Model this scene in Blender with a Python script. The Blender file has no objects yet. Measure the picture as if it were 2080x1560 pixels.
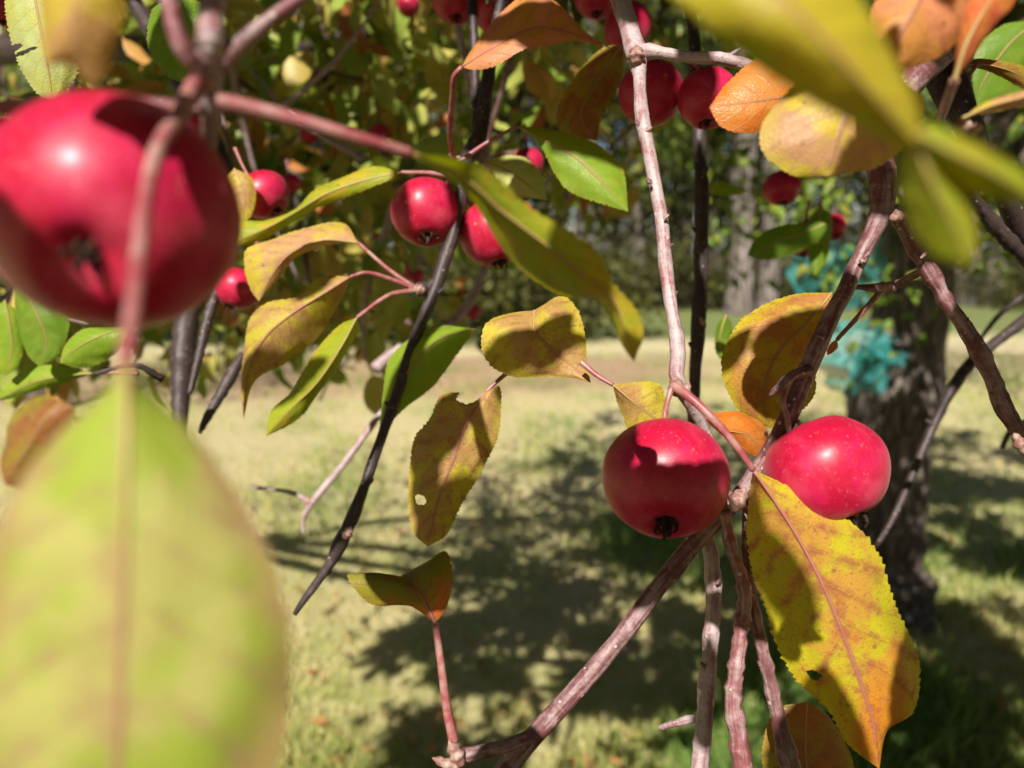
import bpy, math, random
import numpy as np
from mathutils import Vector, noise as mnoise

random.seed(7)
rng = np.random.default_rng(11)
SC = bpy.context.scene
COL = SC.collection

# ------------------------------------------------------------------ camera
F = 1500.0                       # focal length in pixels of a 2080 px wide frame
PITCH = math.radians(10.6)
CAM = Vector((0, 0, 1.5))
cam_d = bpy.data.cameras.new('camera')
cam = bpy.data.objects.new('camera', cam_d)
COL.objects.link(cam)
SC.camera = cam
cam.location = CAM
cam.rotation_euler = (math.pi / 2 - PITCH, 0, 0)
cam_d.sensor_width = 36.0
cam_d.lens = 36.0 * F / 2080
cam_d.clip_start = 0.005
cam_d.clip_end = 400
cam_d.dof.use_dof = True
cam_d.dof.focus_distance = 0.30
cam_d.dof.aperture_fstop = cam_d.lens / 3.4     # 3.4 mm wide opening
# ------------------------------------------------------------------ sky, sun, exposure
SUN_EL = math.radians(43)
SUN_AZ = math.radians(17)        # the sun stands behind the camera, this much to its left
LDIR = Vector((-math.sin(SUN_AZ) * math.cos(SUN_EL), -math.cos(SUN_AZ) * math.cos(SUN_EL), math.sin(SUN_EL)))
world = bpy.data.worlds.new('World')
SC.world = world
world.use_nodes = True
wn = world.node_tree
sky = wn.nodes.new('ShaderNodeTexSky')
sky.sky_type = 'NISHITA'
sky.sun_disc = False
sky.sun_elevation = SUN_EL
sky.sun_rotation = math.atan2(LDIR.x, LDIR.y)
wn.links.new(sky.outputs[0], wn.nodes['Background'].inputs[0])
wn.nodes['Background'].inputs[1].default_value = 0.05
sun_d = bpy.data.lights.new('sun', 'SUN')
sun_d.energy = 5.0
sun_d.angle = math.radians(0.5)
sun_d.color = (1.0, 0.955, 0.88)
sun = bpy.data.objects.new('sun', sun_d)
COL.objects.link(sun)
sun.rotation_euler = LDIR.to_track_quat('Z', 'Y').to_euler()
sun.location = (-3, -9, 9)
SC.view_settings.view_transform = 'Standard'
SC.view_settings.look = 'None'
SC.view_settings.exposure = 0.70
SC.view_settings.gamma = 1.0
SC.render.engine = 'CYCLES'
SC.cycles.use_denoising = True
SC.cycles.max_bounces = 4
SC.cycles.diffuse_bounces = 2
SC.cycles.transparent_max_bounces = 8

# ------------------------------------------------------------------ helpers
RIGHT = Vector((1, 0, 0))
UP = Vector((0, math.sin(PITCH), math.cos(PITCH)))
FWD = Vector((0, math.cos(PITCH), -math.sin(PITCH)))

def W(px, py, d):
    """point of the place seen at a pixel of the photograph, d metres deep"""
    return CAM + RIGHT * ((px - 1040) / F * d) + UP * ((780 - py) / F * d) + FWD * d

def project(p):
    v = Vector(p) - CAM
    z = v.dot(FWD)
    if z < 1e-4:
        return None
    return 1040 + F * v.dot(RIGHT) / z, 780 - F * v.dot(UP) / z, z

def in_view(p, m=60):
    q = project(p)
    return q is not None and -m < q[0] < 2080 + m and -m < q[1] < 1560 + m

def ground_at(px, py):
    r = RIGHT * ((px - 1040) / F) + UP * ((780 - py) / F) + FWD
    t = -CAM.z / r.z
    return CAM + r * t

def crom(pts, n):
    """resample a polyline of vectors smoothly to n points"""
    P = np.array([list(p) for p in pts], float)
    if len(P) == 2:
        t = np.linspace(0, 1, n)[:, None]
        return P[0] * (1 - t) + P[1] * t
    seg = np.maximum(np.linalg.norm(np.diff(P[:, :3], axis=0), axis=1), 1e-6)
    s = np.concatenate([[0], np.cumsum(seg)])
    m = np.zeros_like(P)
    m[1:-1] = (P[2:] - P[:-2]) / (s[2:] - s[:-2])[:, None]
    m[0] = (P[1] - P[0]) / seg[0]
    m[-1] = (P[-1] - P[-2]) / seg[-1]
    tt = np.linspace(0, s[-1], n)
    k = np.clip(np.searchsorted(s, tt, side='right') - 1, 0, len(P) - 2)
    h = seg[k]
    x = ((tt - s[k]) / h)[:, None]
    h = h[:, None]
    return ((2*x**3 - 3*x**2 + 1) * P[k] + (x**3 - 2*x**2 + x) * h * m[k] + (-2*x**3 + 3*x**2) * P[k+1] + (x**3 - x**2) * h * m[k+1])

class MB:
    """collects geometry, build() links it as one mesh object"""
    def __init__(self):
        self.v, self.f, self.uv, self.mi, self.n = [], [], [], [], 0
        self.rnd = []
    def add(self, verts, faces, uvs=None, mi=0, rnd=0.0):
        verts = np.asarray(verts, float)
        self.v.append(verts)
        self.f += [tuple(i + self.n for i in f) for f in faces]
        self.uv.append(np.zeros((len(verts), 2)) if uvs is None else np.asarray(uvs, float))
        self.mi += [mi] * len(faces)
        self.rnd.append(np.full(len(verts), rnd))
        self.n += len(verts)
    def tube(self, pts, radii, sides=10, n=None, bump=0.0, mi=0, cap=True, nodes=0, seed=0, ring=1.):
        n = n or len(pts)
        q = crom([list(p) + [r] for p, r in zip(pts, radii)], n)
        P, R = q[:, :3], np.abs(q[:, 3])
        T = np.gradient(P, axis=0)
        T /= np.maximum(np.linalg.norm(T, axis=1), 1e-9)[:, None]
        a = np.array([0, 0, 1.0]) if abs(T[0][2]) < .9 else np.array([1.0, 0, 0])
        L = np.concatenate([[0], np.cumsum(np.linalg.norm(np.diff(P, axis=0), axis=1))])
        r_ = random.Random(seed)
        mod = np.ones(n)
        for _ in range(nodes):
            c = r_.uniform(0, L[-1]); w = r_.uniform(.6, 1.4) * R.mean() * ring
            mod += r_.uniform(.06, .22) * np.exp(-((L - c) / w) ** 2)
        V, UV = [], []
        nn = np.cross(T[0], a)
        for i in range(n):
            nn = nn - T[i] * nn.dot(T[i]); nn /= max(np.linalg.norm(nn), 1e-9)
            b = np.cross(T[i], nn)
            for k in range(sides):
                th = 2 * math.pi * k / sides
                d = nn * math.cos(th) + b * math.sin(th)
                rr = R[i] * mod[i]
                if bump:
                    rr *= 1 + bump * mnoise.noise(Vector(P[i] + d * R[i]) * (0.35 / max(R[i], 1e-5)) + Vector((seed, 0, 0)))
                V.append(P[i] + d * rr); UV.append((L[i] * 20, k / sides))
        Fs = [(i*sides + k, i*sides + (k+1) % sides, (i+1)*sides + (k+1) % sides, (i+1)*sides + k) for i in range(n-1) for k in range(sides)]
        if cap:
            Fs.append(tuple(range(sides))[::-1]); Fs.append(tuple((n-1)*sides + k for k in range(sides)))
        self.add(V, Fs, UV, mi)
    def build(self, name, mats, parent=None, origin=None, smooth=True):
        V = np.concatenate(self.v)
        o = np.array(list(origin)) if origin is not None else np.zeros(3)
        me = bpy.data.meshes.new(name)
        me.from_pydata((V - o).tolist(), [], self.f)
        uv = me.uv_layers.new(name='UVMap')
        UV = np.concatenate(self.uv)
        li = np.zeros(len(me.loops), int); me.loops.foreach_get('vertex_index', li)
        uv.data.foreach_set('uv', UV[li].ravel())
        a = me.attributes.new('rnd', 'FLOAT', 'POINT')
        a.data.foreach_set('value', np.concatenate(self.rnd).astype(np.float32))
        if smooth:
            me.polygons.foreach_set('use_smooth', [True] * len(me.polygons))
        for m in (mats if isinstance(mats, (list, tuple)) else [mats]):
            me.materials.append(m)
        if any(self.mi):
            me.polygons.foreach_set('material_index', self.mi)
        me.update()
        ob = bpy.data.objects.new(name, me)
        COL.objects.link(ob)
        place(ob, origin, parent)
        return ob

WPOS = {}
def place(ob, origin, parent):
    o = Vector(origin) if origin is not None else Vector((0, 0, 0))
    WPOS[ob] = o
    if parent is not None:
        ob.parent = parent
        ob.location = o - WPOS[parent]
    else:
        ob.location = o

def empty(name, loc):
    ob = bpy.data.objects.new(name, None)
    ob.empty_display_size = .05
    COL.objects.link(ob)
    place(ob, loc, None)
    return ob

def tag(o, label=None, cat=None, group=None, kind=None):
    if label: o['label'] = label
    if cat: o['category'] = cat
    if group: o['group'] = group
    if kind: o['kind'] = kind
    return o

# ------------------------------------------------------------------ materials
class NT:
    def __init__(self, name):
        self.m = bpy.data.materials.new(name)
        self.m.use_nodes = True
        self.t = self.m.node_tree
        self.t.nodes.clear()
        self.out = self.n('ShaderNodeOutputMaterial')
    def n(self, typ, **kw):
        x = self.t.nodes.new(typ)
        for k, v in kw.items():
            setattr(x, k, v)
        return x
    def put(self, sock, val):
        if isinstance(val, bpy.types.NodeSocket): self.t.links.new(val, sock)
        elif isinstance(val, (tuple, list)) and len(val) == 3 and sock.type == 'RGBA': sock.default_value = (*val, 1)
        else: sock.default_value = val
    def math(self, op, a, b=None, c=None, clamp=False):
        x = self.n('ShaderNodeMath', operation=op, use_clamp=clamp)
        self.put(x.inputs[0], a)
        if b is not None: self.put(x.inputs[1], b)
        if c is not None: self.put(x.inputs[2], c)
        return x.outputs[0]
    def mix(self, f, a, b, typ='MIX'):
        x = self.n('ShaderNodeMix', data_type='RGBA', blend_type=typ)
        self.put(x.inputs[0], f); self.put(x.inputs[6], a); self.put(x.inputs[7], b)
        return x.outputs[2]
    def noise(self, vec, scale, detail=3, rough=.55, dist=0):
        x = self.n('ShaderNodeTexNoise')
        if vec is not None: self.put(x.inputs['Vector'], vec)
        x.inputs['Scale'].default_value = scale; x.inputs['Detail'].default_value = detail
        x.inputs['Roughness'].default_value = rough; x.inputs['Distortion'].default_value = dist
        return x.outputs[0]
    def voro(self, vec, scale, feature='F1'):
        x = self.n('ShaderNodeTexVoronoi', feature=feature)
        if vec is not None: self.put(x.inputs['Vector'], vec)
        x.inputs['Scale'].default_value = scale
        return x
    def ss(self, x, a, b, lo=0., hi=1.):
        y = self.n('ShaderNodeMapRange', interpolation_type='SMOOTHSTEP')
        self.put(y.inputs[0], x); y.inputs[1].default_value = a; y.inputs[2].default_value = b
        y.inputs[3].default_value = lo; y.inputs[4].default_value = hi
        return y.outputs[0]
    def ramp(self, f, stops, interp='LINEAR'):
        x = self.n('ShaderNodeValToRGB')
        x.color_ramp.interpolation = interp
        e = x.color_ramp.elements
        while len(e) < len(stops): e.new(.5)
        for i, (p, c) in enumerate(stops):
            e[i].position = p; e[i].color = (*c, 1)
        self.put(x.inputs[0], f)
        return x.outputs[0]
    def obj(self):
        return self.n('ShaderNodeTexCoord').outputs['Object']
    def uv(self):
        x = self.n('ShaderNodeSeparateXYZ')
        self.put(x.inputs[0], self.n('ShaderNodeTexCoord').outputs['UV'])
        return x.outputs[0], x.outputs[1]
    def mapping(self, vec, scale):
        x = self.n('ShaderNodeMapping')
        self.put(x.inputs[0], vec); x.inputs['Scale'].default_value = scale
        return x.outputs[0]
    def bump(self, h, strength, dist, nrm=None):
        x = self.n('ShaderNodeBump')
        x.inputs['Strength'].default_value = strength; x.inputs['Distance'].default_value = dist
        self.put(x.inputs['Height'], h)
        if nrm is not None: self.put(x.inputs['Normal'], nrm)
        return x.outputs[0]
    def pbr(self, color, rough=.6, normal=None, spec=.5, **kw):
        x = self.n('ShaderNodeBsdfPrincipled')
        self.put(x.inputs['Base Color'], color); self.put(x.inputs['Roughness'], rough)
        x.inputs['Specular IOR Level'].default_value = spec
        if normal is not None: self.put(x.inputs['Normal'], normal)
        for k, v in kw.items(): self.put(x.inputs[k.replace('_', ' ')], v)
        return x.outputs[0]
    def done(self, sh):
        self.t.links.new(sh, self.out.inputs[0])
        return self.m

def leaf_shader(t, col, nrm, rough=.42, trans=.30, gain=1.2, spec=.30):
    p = t.pbr(col, rough, nrm, spec)
    tr = t.n('ShaderNodeBsdfTranslucent')
    hsv = t.n('ShaderNodeHueSaturation'); hsv.inputs['Saturation'].default_value = 1.12; hsv.inputs['Value'].default_value = gain
    t.put(hsv.inputs['Color'], col); t.put(tr.inputs[0], hsv.outputs[0])
    if nrm is not None: t.put(tr.inputs['Normal'], nrm)
    m = t.n('ShaderNodeMixShader'); m.inputs[0].default_value = trans
    t.t.links.new(p, m.inputs[1]); t.t.links.new(tr.outputs[0], m.inputs[2])
    return m.outputs[0]

def leaf_mat(name, base, alt, edge, vein, altamt=.5, edgeamt=.5, veinspread=.5, speck=.4, rough=.42, trans=.34, seed=0., tip=None, tlo=.5, thi=.95):
    """autumn leaf: two blotched tones, a margin tone, brown veins that bleed into the blade, fine specks"""
    t = NT(name)
    ob = t.obj()
    off = t.n('ShaderNodeVectorMath', operation='ADD'); t.put(off.inputs[0], ob); off.inputs[1].default_value = (seed, seed * .7, 0)
    co = off.outputs[0]
    u, vy = t.uv()
    v = t.math('MULTIPLY', t.math('ABSOLUTE', t.math('SUBTRACT', vy, .5)), 2.0)
    wob = t.noise(co, 90, 3)
    n1 = t.noise(co, 55, 4, .6, .4)
    c = t.mix(t.ss(n1, .62 - altamt * .35, .72 - altamt * .3), base, alt)
    if tip is not None:
        c = t.mix(t.ss(t.math('ADD', u, t.math('MULTIPLY', t.math('SUBTRACT', n1, .5), .9)), tlo, thi), c, tip)
    em = t.ss(t.math('ADD', v, t.math('MULTIPLY', t.math('SUBTRACT', wob, .5), .7)), .62, 1.0)
    c = t.mix(t.math('MULTIPLY', em, edgeamt), c, edge)
    # side veins run forward to the margin
    vv = t.math('SUBTRACT', t.math('MULTIPLY', u, 8.5), t.math('MULTIPLY', v, t.math('ADD', 1.0, t.math('MULTIPLY', wob, 1.1))))
    vd = t.math('ABSOLUTE', t.math('SUBTRACT', t.math('FRACT', t.math('ADD', vv, t.math('MULTIPLY', t.math('SIGN', t.math('SUBTRACT', vy, .5)), .2))), .5))
    side = t.ss(vd, .0, .055, 1, 0)
    sidew = t.ss(vd, .0, .30, 1, 0)
    mid = t.ss(v, .02, .055, 1, 0)
    midw = t.ss(v, .0, .34, 1, 0)
    n2 = t.noise(co, 150, 4, .65)
    spread = t.math('MULTIPLY', t.math('MAXIMUM', sidew, midw), t.ss(n2, .42, .62))
    c = t.mix(t.math('MULTIPLY', spread, veinspread), c, vein)
    n3 = t.noise(co, 900, 3, .7)
    n4 = t.noise(co, 260, 3, .7)
    c = t.mix(t.math('MULTIPLY', t.math('MULTIPLY', t.ss(n3, .5, .68), t.ss(n4, .4, .62)), speck), c, vein)
    c = t.mix(t.math('MULTIPLY', side, .35), c, t.mix(.5, vein, base))
    c = t.mix(t.math('MULTIPLY', mid, .8), c, t.mix(.35, vein, (.5, .3, .16)))
    # small dark lesions
    vo = t.voro(co, 130)
    c = t.mix(t.math('MULTIPLY', t.math('MULTIPLY', t.ss(vo.outputs['Distance'], .06, .15, 1, 0), t.ss(t.noise(co, 48, 2), .52, .6)), .5), c, (.05, .03, .02))
    cell = t.voro(co, 650, 'DISTANCE_TO_EDGE').outputs['Distance']
    h = t.math('ADD', t.math('MULTIPLY', t.ss(cell, 0, .25), .35), t.math('MULTIPLY', n4, .6))
    h = t.math('SUBTRACT', h, t.math('ADD', t.math('MULTIPLY', side, .7), mid))
    nr = t.bump(h, .32, .0006)
    return t.done(leaf_shader(t, c, nr, rough, trans))

GRN = (.15, .27, .022); BGR = (.24, .37, .03); YGR = (.37, .37, .025); YEL = (.56, .42, .03); PAL = (.44, .48, .17)
ORA = (.62, .19, .025); SAL = (.62, .25, .11); RED = (.52, .085, .04); OLI = (.22, .19, .022); BRN = (.24, .09, .04); PUR = (.22, .07, .05)
LM = {
 'near': leaf_mat('leaf_yellow_green_soft', (.33, .41, .05), (.44, .42, .12), (.42, .17, .13), (.38, .20, .13), .5, .55, .55, .2, .5, .30, 1.0),
 'yg': leaf_mat('leaf_yellow_green', (.34, .39, .025), (.48, .39, .03), YGR, (.34, .13, .05), .45, .3, .25, .25, .42, .36, 2.0),
 'hero': leaf_mat('leaf_yellow_orange_veined', (.52, .45, .022), (.56, .31, .05), (.56, .52, .018), (.36, .085, .06), .52, .7, .8, .85, .42, .33, 3.2, tip=(.62, .24, .02)),
 'tan': leaf_mat('leaf_tan_yellow', (.52, .41, .05), (.47, .28, .09), (.52, .44, .02), (.28, .09, .05), .55, .6, .5, .75, .48, .3, 4.1),
 'round': leaf_mat('leaf_gold_brown', (.50, .33, .03), (.45, .19, .05), (.52, .46, .01), (.26, .08, .04), .5, .7, .35, .85, .45, .32, 5.5),
 'green': leaf_mat('leaf_green', BGR, (.30, .40, .035), (.34, .38, .05), (.30, .14, .05), .4, .4, .12, .2, .4, .38, 6.0),
 'dgreen': leaf_mat('leaf_deep_green', GRN, (.20, .30, .03), (.24, .28, .03), (.20, .12, .04), .4, .3, .1, .15, .42, .36, 7.0),
 'pale': leaf_mat('leaf_pale_green', PAL, (.46, .47, .10), (.50, .46, .14), (.32, .14, .08), .4, .4, .15, .15, .45, .3, 8.0),
 'orange': leaf_mat('leaf_orange', ORA, (.62, .26, .06), (.64, .16, .03), (.40, .08, .05), .5, .4, .2, .25, .36, .33, 9.0),
 'salmon': leaf_mat('leaf_salmon_orange', SAL, (.56, .26, .06), (.58, .20, .05), (.30, .07, .05), .5, .4, .25, .35, .45, .3, 10.0),
 'redor': leaf_mat('leaf_red_orange', (.58, .14, .06), (.60, .22, .05), (.56, .10, .05), (.36, .06, .04), .4, .4, .3, .3, .42, .32, 11.0),
 'fan': leaf_mat('leaf_orange_to_olive', (.58, .15, .04), (.56, .22, .04), (.30, .26, .02), (.26, .07, .04), .4, .5, .45, .6, .45, .32, 15.0, tip=(.22, .21, .02), tlo=.22, thi=.5),
 'olive': leaf_mat('leaf_olive_brown', (.30, .23, .028), (.32, .13, .04), (.36, .30, .02), (.18, .06, .03), .55, .5, .5, .7, .46, .32, 12.0),
 'pink': leaf_mat('leaf_yellow_pink', (.52, .40, .04), (.52, .29, .13), (.50, .44, .03), (.34, .12, .12), .55, .5, .45, .4, .45, .3, 13.0),
 'mottle': leaf_mat('leaf_mottled', (.50, .42, .04), (.46, .28, .09), (.48, .42, .03), (.30, .09, .07), .6, .5, .6, .9, .48, .3, 14.0),
}
def petiole_mat():
    t = NT('petiole_red')
    n = t.noise(t.obj(), 160, 3)
    c = t.mix(t.ss(n, .35, .7), (.27, .06, .065), (.37, .20, .17))
    return t.done(t.pbr(c, .42, t.bump(n, .3, .0006), .5))
PET = petiole_mat()
def rib_mat():
    t = NT('leaf_rib')
    n = t.noise(t.obj(), 160, 3)
    return t.done(t.pbr(t.mix(n, (.36, .22, .09), (.42, .33, .11)), .5, None, .3))
RIB = rib_mat()

def ribr_mat():
    t = NT('leaf_rib_red')
    n = t.noise(t.obj(), 160, 3)
    return t.done(t.pbr(t.mix(n, (.34, .10, .09), (.42, .20, .13)), .5, None, .3))
RIBR = ribr_mat()
def mass_mat(name, stops, use_attr=True, trans=.28, rough=.42, bright=1.0):
    t = NT(name)
    if use_attr:
        a = t.n('ShaderNodeAttribute', attribute_name='rnd').outputs['Fac']
    else:
        a = t.n('ShaderNodeObjectInfo').outputs['Random']
    c = t.ramp(a, stops)
    n = t.noise(t.obj(), 70, 3)
    n2 = t.noise(t.obj(), 500, 2)
    c = t.mix(t.ss(n, .5, .75), c, t.mix(.5, c, (.42, .22, .05)))
    c = t.mix(t.math('MULTIPLY', t.ss(n2, .5, .7), .3), c, (.22, .10, .03))
    u, vy = t.uv()
    v = t.math('ABSOLUTE', t.math('SUBTRACT', vy, .5))
    mid = t.ss(v, .015, .04, 1, 0)
    c = t.mix(t.math('MULTIPLY', mid, .6), c, (.42, .30, .12))
    return t.done(leaf_shader(t, c, t.bump(n2, .4, .0006), rough, trans))
AUT = [(0, (.13, .22, .02)), (.25, (.24, .36, .05)), (.5, (.38, .43, .09)), (.72, (.52, .46, .10)), (.88, (.56, .34, .09)), (1, (.54, .17, .06))]
DGR = [(0, (.06, .12, .015)), (.5, (.10, .20, .02)), (.85, (.18, .30, .03)), (1, (.34, .34, .04))]
M_AUT_OBJ = mass_mat('leaf_autumn_mixed', AUT, False)
M_AUT = mass_mat('leaf_autumn_mass', AUT)
M_DGR = mass_mat('leaf_green_mass', DGR)
M_CROWN = mass_mat('leaf_deep_crown', [(0, (.03, .05, .010)), (.7, (.07, .10, .02)), (1, (.14, .13, .03))], True, .10)  # darker than the visible leaves, so the unseen crown bounces less light

def bark_mat(name, red, grey, greyamt, pale=(.52, .42, .36), rough=.5, scale=1.0):
    t = NT(name)
    ob = t.obj()
    u, v = t.uv()
    cmb = t.n('ShaderNodeCombineXYZ')
    t.put(cmb.inputs[0], u); t.put(cmb.inputs[1], t.math('MULTIPLY', v, 1.0))
    n1 = t.math('ADD', t.math('MULTIPLY', t.noise(ob, 130 * scale, 4, .6, .5), .5), t.math('MULTIPLY', t.noise(t.mapping(cmb.outputs[0], (.5, 3.2, 1)), 3.0, 3, .6, .3), .5))
    n2 = t.noise(ob, 600 * scale, 4, .65)
    ringv = t.mapping(cmb.outputs[0], (9, .7, 1))
    nr = t.noise(ringv, 3.0, 3, .6)
    c = t.mix(t.ss(n1, .60 - greyamt * .3, .72 - greyamt * .2), red, grey)
    c = t.mix(t.math('MULTIPLY', t.ss(n2, .5, .72), .5), c, t.mix(.5, red, (.04, .02, .018)))
    c = t.mix(t.math('MULTIPLY', t.ss(nr, .58, .72), .4), c, grey)
    vo = t.voro(ob, 260 * scale)
    dots = t.ss(vo.outputs['Distance'], .14, .26, 1, 0)
    big = t.ss(t.noise(ob, 190 * scale, 1), .5, .56)
    dots = t.math('MULTIPLY', dots, big)
    c = t.mix(t.math('MULTIPLY', dots, .85), c, pale)
    h = t.math('ADD', t.math('MULTIPLY', n2, .5), t.math('ADD', t.math('MULTIPLY', dots, .9), t.math('MULTIPLY', nr, .5)))
    return t.done(t.pbr(c, rough, t.bump(h, .6, .0008 / scale), .4))
BK = {
 'red': bark_mat('bark_reddish', (.13, .042, .042), (.33, .22, .215), .55),
 'grey': bark_mat('bark_silvery', (.25, .10, .10), (.42, .33, .33), .8),
 'dark': bark_mat('bark_dark', (.045, .028, .026), (.10, .075, .072), .35, pale=(.3, .24, .2)),
 'pink': bark_mat('bark_pinkish', (.20, .055, .06), (.37, .26, .25), .55),
}
def trunk_mat(name, a, b, c_, sc=1.):
    t = NT(name)
    ob = t.obj()
    st = t.mapping(ob, (1, 1, .22))
    n1 = t.noise(st, 22 * sc, 5, .65, .6)
    n2 = t.noise(ob, 5 * sc, 3)
    vo = t.voro(st, 26 * sc, 'DISTANCE_TO_EDGE').outputs['Distance']
    c = t.mix(t.ss(n1, .35, .65), a, b)
    c = t.mix(t.ss(n2, .5, .7), c, c_)
    c = t.mix(t.ss(vo, 0, .12, .7, 0), c, (.03, .024, .02))
    return t.done(t.pbr(c, .85, t.bump(t.math('ADD', n1, t.ss(vo, 0, .2)), .9, .02 / sc), .2))
M_TRUNK = trunk_mat('bark_apple_trunk', (.12, .09, .072), (.26, .205, .17), (.20, .17, .145))
M_PINE = trunk_mat('bark_forest_trunk', (.16, .125, .105), (.30, .25, .225), (.24, .21, .19), .4)

def apple_mat():
    t = NT('apple_skin')
    ob = t.obj()
    n1 = t.noise(ob, 55, 4, .6)
    n2 = t.noise(ob, 240, 4, .7)
    st = t.noise(t.mapping(ob, (1, 1, .18)), 330, 2)
    c = t.mix(t.ss(n1, .38, .68), (.40, .003, .030), (.50, .010, .068))
    c = t.mix(t.math('MULTIPLY', t.ss(st, .5, .7), .35), c, (.34, .004, .016))
    c = t.mix(t.math('MULTIPLY', t.ss(n2, .55, .75), .28), c, (.55, .045, .075))
    vo = t.voro(ob, 300)
    dots = t.math('MULTIPLY', t.ss(vo.outputs['Distance'], .07, .14, 1, 0), t.ss(t.noise(ob, 170, 1), .52, .6))
    c = t.mix(t.math('MULTIPLY', dots, .5), c, (.62, .26, .16))
    vs = t.voro(ob, 62)
    c = t.mix(t.math('MULTIPLY', t.ss(vs.outputs['Distance'], .05, .075, 1, 0), .8), c, (.62, .17, .05))
    gt = t.noise(ob, 26, 4, .7, .8)
    c = t.mix(t.math('MULTIPLY', t.ss(gt, .48, .70), .7), c, (.58, .06, .11))
    ru = t.noise(ob, 75, 5, .7, 1.2)
    c = t.mix(t.math('MULTIPLY', t.ss(ru, .62, .72), .5), c, (.50, .13, .07))
    c = t.mix(t.math('MULTIPLY', t.ss(t.noise(ob, 800, 2), .62, .74), .35), c, (.60, .20, .16))
    blo = t.noise(ob, 38, 4, .62)
    rg = t.ss(t.math('ADD', t.math('MULTIPLY', n2, .3), blo), .5, .95, .40, .58)
    x = t.n('ShaderNodeBsdfPrincipled')
    t.put(x.inputs['Base Color'], c); t.put(x.inputs['Roughness'], rg)
    x.inputs['Specular IOR Level'].default_value = .3
    x.inputs['Coat Weight'].default_value = .22
    x.inputs['Coat Roughness'].default_value = .30
    x.inputs['Subsurface Weight'].default_value = .10
    x.inputs['Subsurface Radius'].default_value = (.6, .06, .05)
    x.inputs['Subsurface Scale'].default_value = .004
    x.inputs['Sheen Weight'].default_value = .09
    x.inputs['Sheen Roughness'].default_value = .45
    x.inputs['Sheen Tint'].default_value = (1, .55, .62, 1)
    t.put(x.inputs['Normal'], t.bump(t.math('ADD', n2, t.math('MULTIPLY', n1, .7)), .18, .0007))
    return t.done(x.outputs[0])
M_APPLE = apple_mat()
def simple(name, a, b, scale, rough=.6, bump=.4, dist=.001, spec=.4):
    t = NT(name)
    n = t.noise(t.obj(), scale, 4, .6)
    return t.done(t.pbr(t.mix(t.ss(n, .35, .68), a, b), rough, t.bump(n, bump, dist), spec))
M_CALYX = simple('calyx_brown', (.02, .013, .01), (.075, .042, .028), 400, .95, spec=.08)
M_BUD = simple('bud_scale', (.22, .09, .075), (.42, .30, .24), 320, .6)
M_NET = None

# ------------------------------------------------------------------ the ground
def ground_mat():
    t = NT('dry_lawn')
    ob = t.obj()
    big = t.noise(ob, .9, 4, .6)
    med = t.noise(ob, 5, 4, .65)
    fin = t.noise(ob, 60, 4, .7)
    c = t.mix(t.ss(med, .36, .64), (.51, .44, .22), (.34, .36, .12))
    c = t.mix(t.ss(big, .42, .62), c, (.54, .46, .25))
    c = t.mix(t.math('MULTIPLY', t.ss(fin, .45, .7), .35), c, (.2, .18, .08))
    sp = t.n('ShaderNodeSeparateXYZ'); t.put(sp.inputs[0], ob)
    c = t.mix(t.math('MULTIPLY', t.ss(t.math('ADD', sp.outputs[1], t.math('MULTIPLY', med, 2.0)), 3.6, 6.0), .6), c, (.58, .48, .30))
    # needle litter and bare earth in a strip before the wood, greener grass behind it, darkened to stand for shade
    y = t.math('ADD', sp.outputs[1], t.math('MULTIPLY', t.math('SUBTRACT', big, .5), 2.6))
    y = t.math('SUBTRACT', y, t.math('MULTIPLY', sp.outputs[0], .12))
    band = t.math('MULTIPLY', t.ss(y, 7.1, 8.0), t.ss(y, 9.6, 10.4, 1, 0))
    side = t.ss(sp.outputs[0], 1.5, 3.2, 1, .15)
    earth = t.mix(med, (.30, .185, .12), (.42, .285, .195))
    c = t.mix(t.math('MULTIPLY', t.math('MULTIPLY', band, side), .95), c, earth)
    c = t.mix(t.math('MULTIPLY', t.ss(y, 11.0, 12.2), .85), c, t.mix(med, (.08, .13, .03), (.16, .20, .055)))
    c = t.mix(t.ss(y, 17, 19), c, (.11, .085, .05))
    # unseen dark ground added under the near tree to cut bounced light
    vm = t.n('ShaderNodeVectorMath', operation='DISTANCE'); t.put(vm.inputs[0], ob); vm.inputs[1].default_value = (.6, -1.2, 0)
    low_bounce = t.mix(fin, (.05, .035, .022), (.11, .075, .048))
    c = t.mix(t.ss(t.math('ADD', vm.outputs['Value'], t.math('MULTIPLY', med, .5)), 2.5, 2.9, 1, 0), c, low_bounce)
    return t.done(t.pbr(c, .95, t.bump(t.math('ADD', fin, med), .8, .02), .1))
g = MB()
nx, ny = 90, 90
xs = np.concatenate([np.linspace(-150, -12, 12), np.linspace(-10, 10, nx - 24), np.linspace(12, 150, 12)])
ys = np.concatenate([np.linspace(-60, -2, 8), np.linspace(-1.5, 22, ny - 20), np.linspace(25, 200, 12)])
GV = [(x, y, (0.03 * mnoise.noise(Vector((x * .6, y * .6, 0))) if abs(x) < 11 and -2 < y < 22 else 0)) for y in ys for x in xs]
g.add(GV, [(j*nx+i, j*nx+i+1, (j+1)*nx+i+1, (j+1)*nx+i) for j in range(ny-1) for i in range(nx-1)])
tag(g.build('lawn', ground_mat()), kind='structure')

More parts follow.
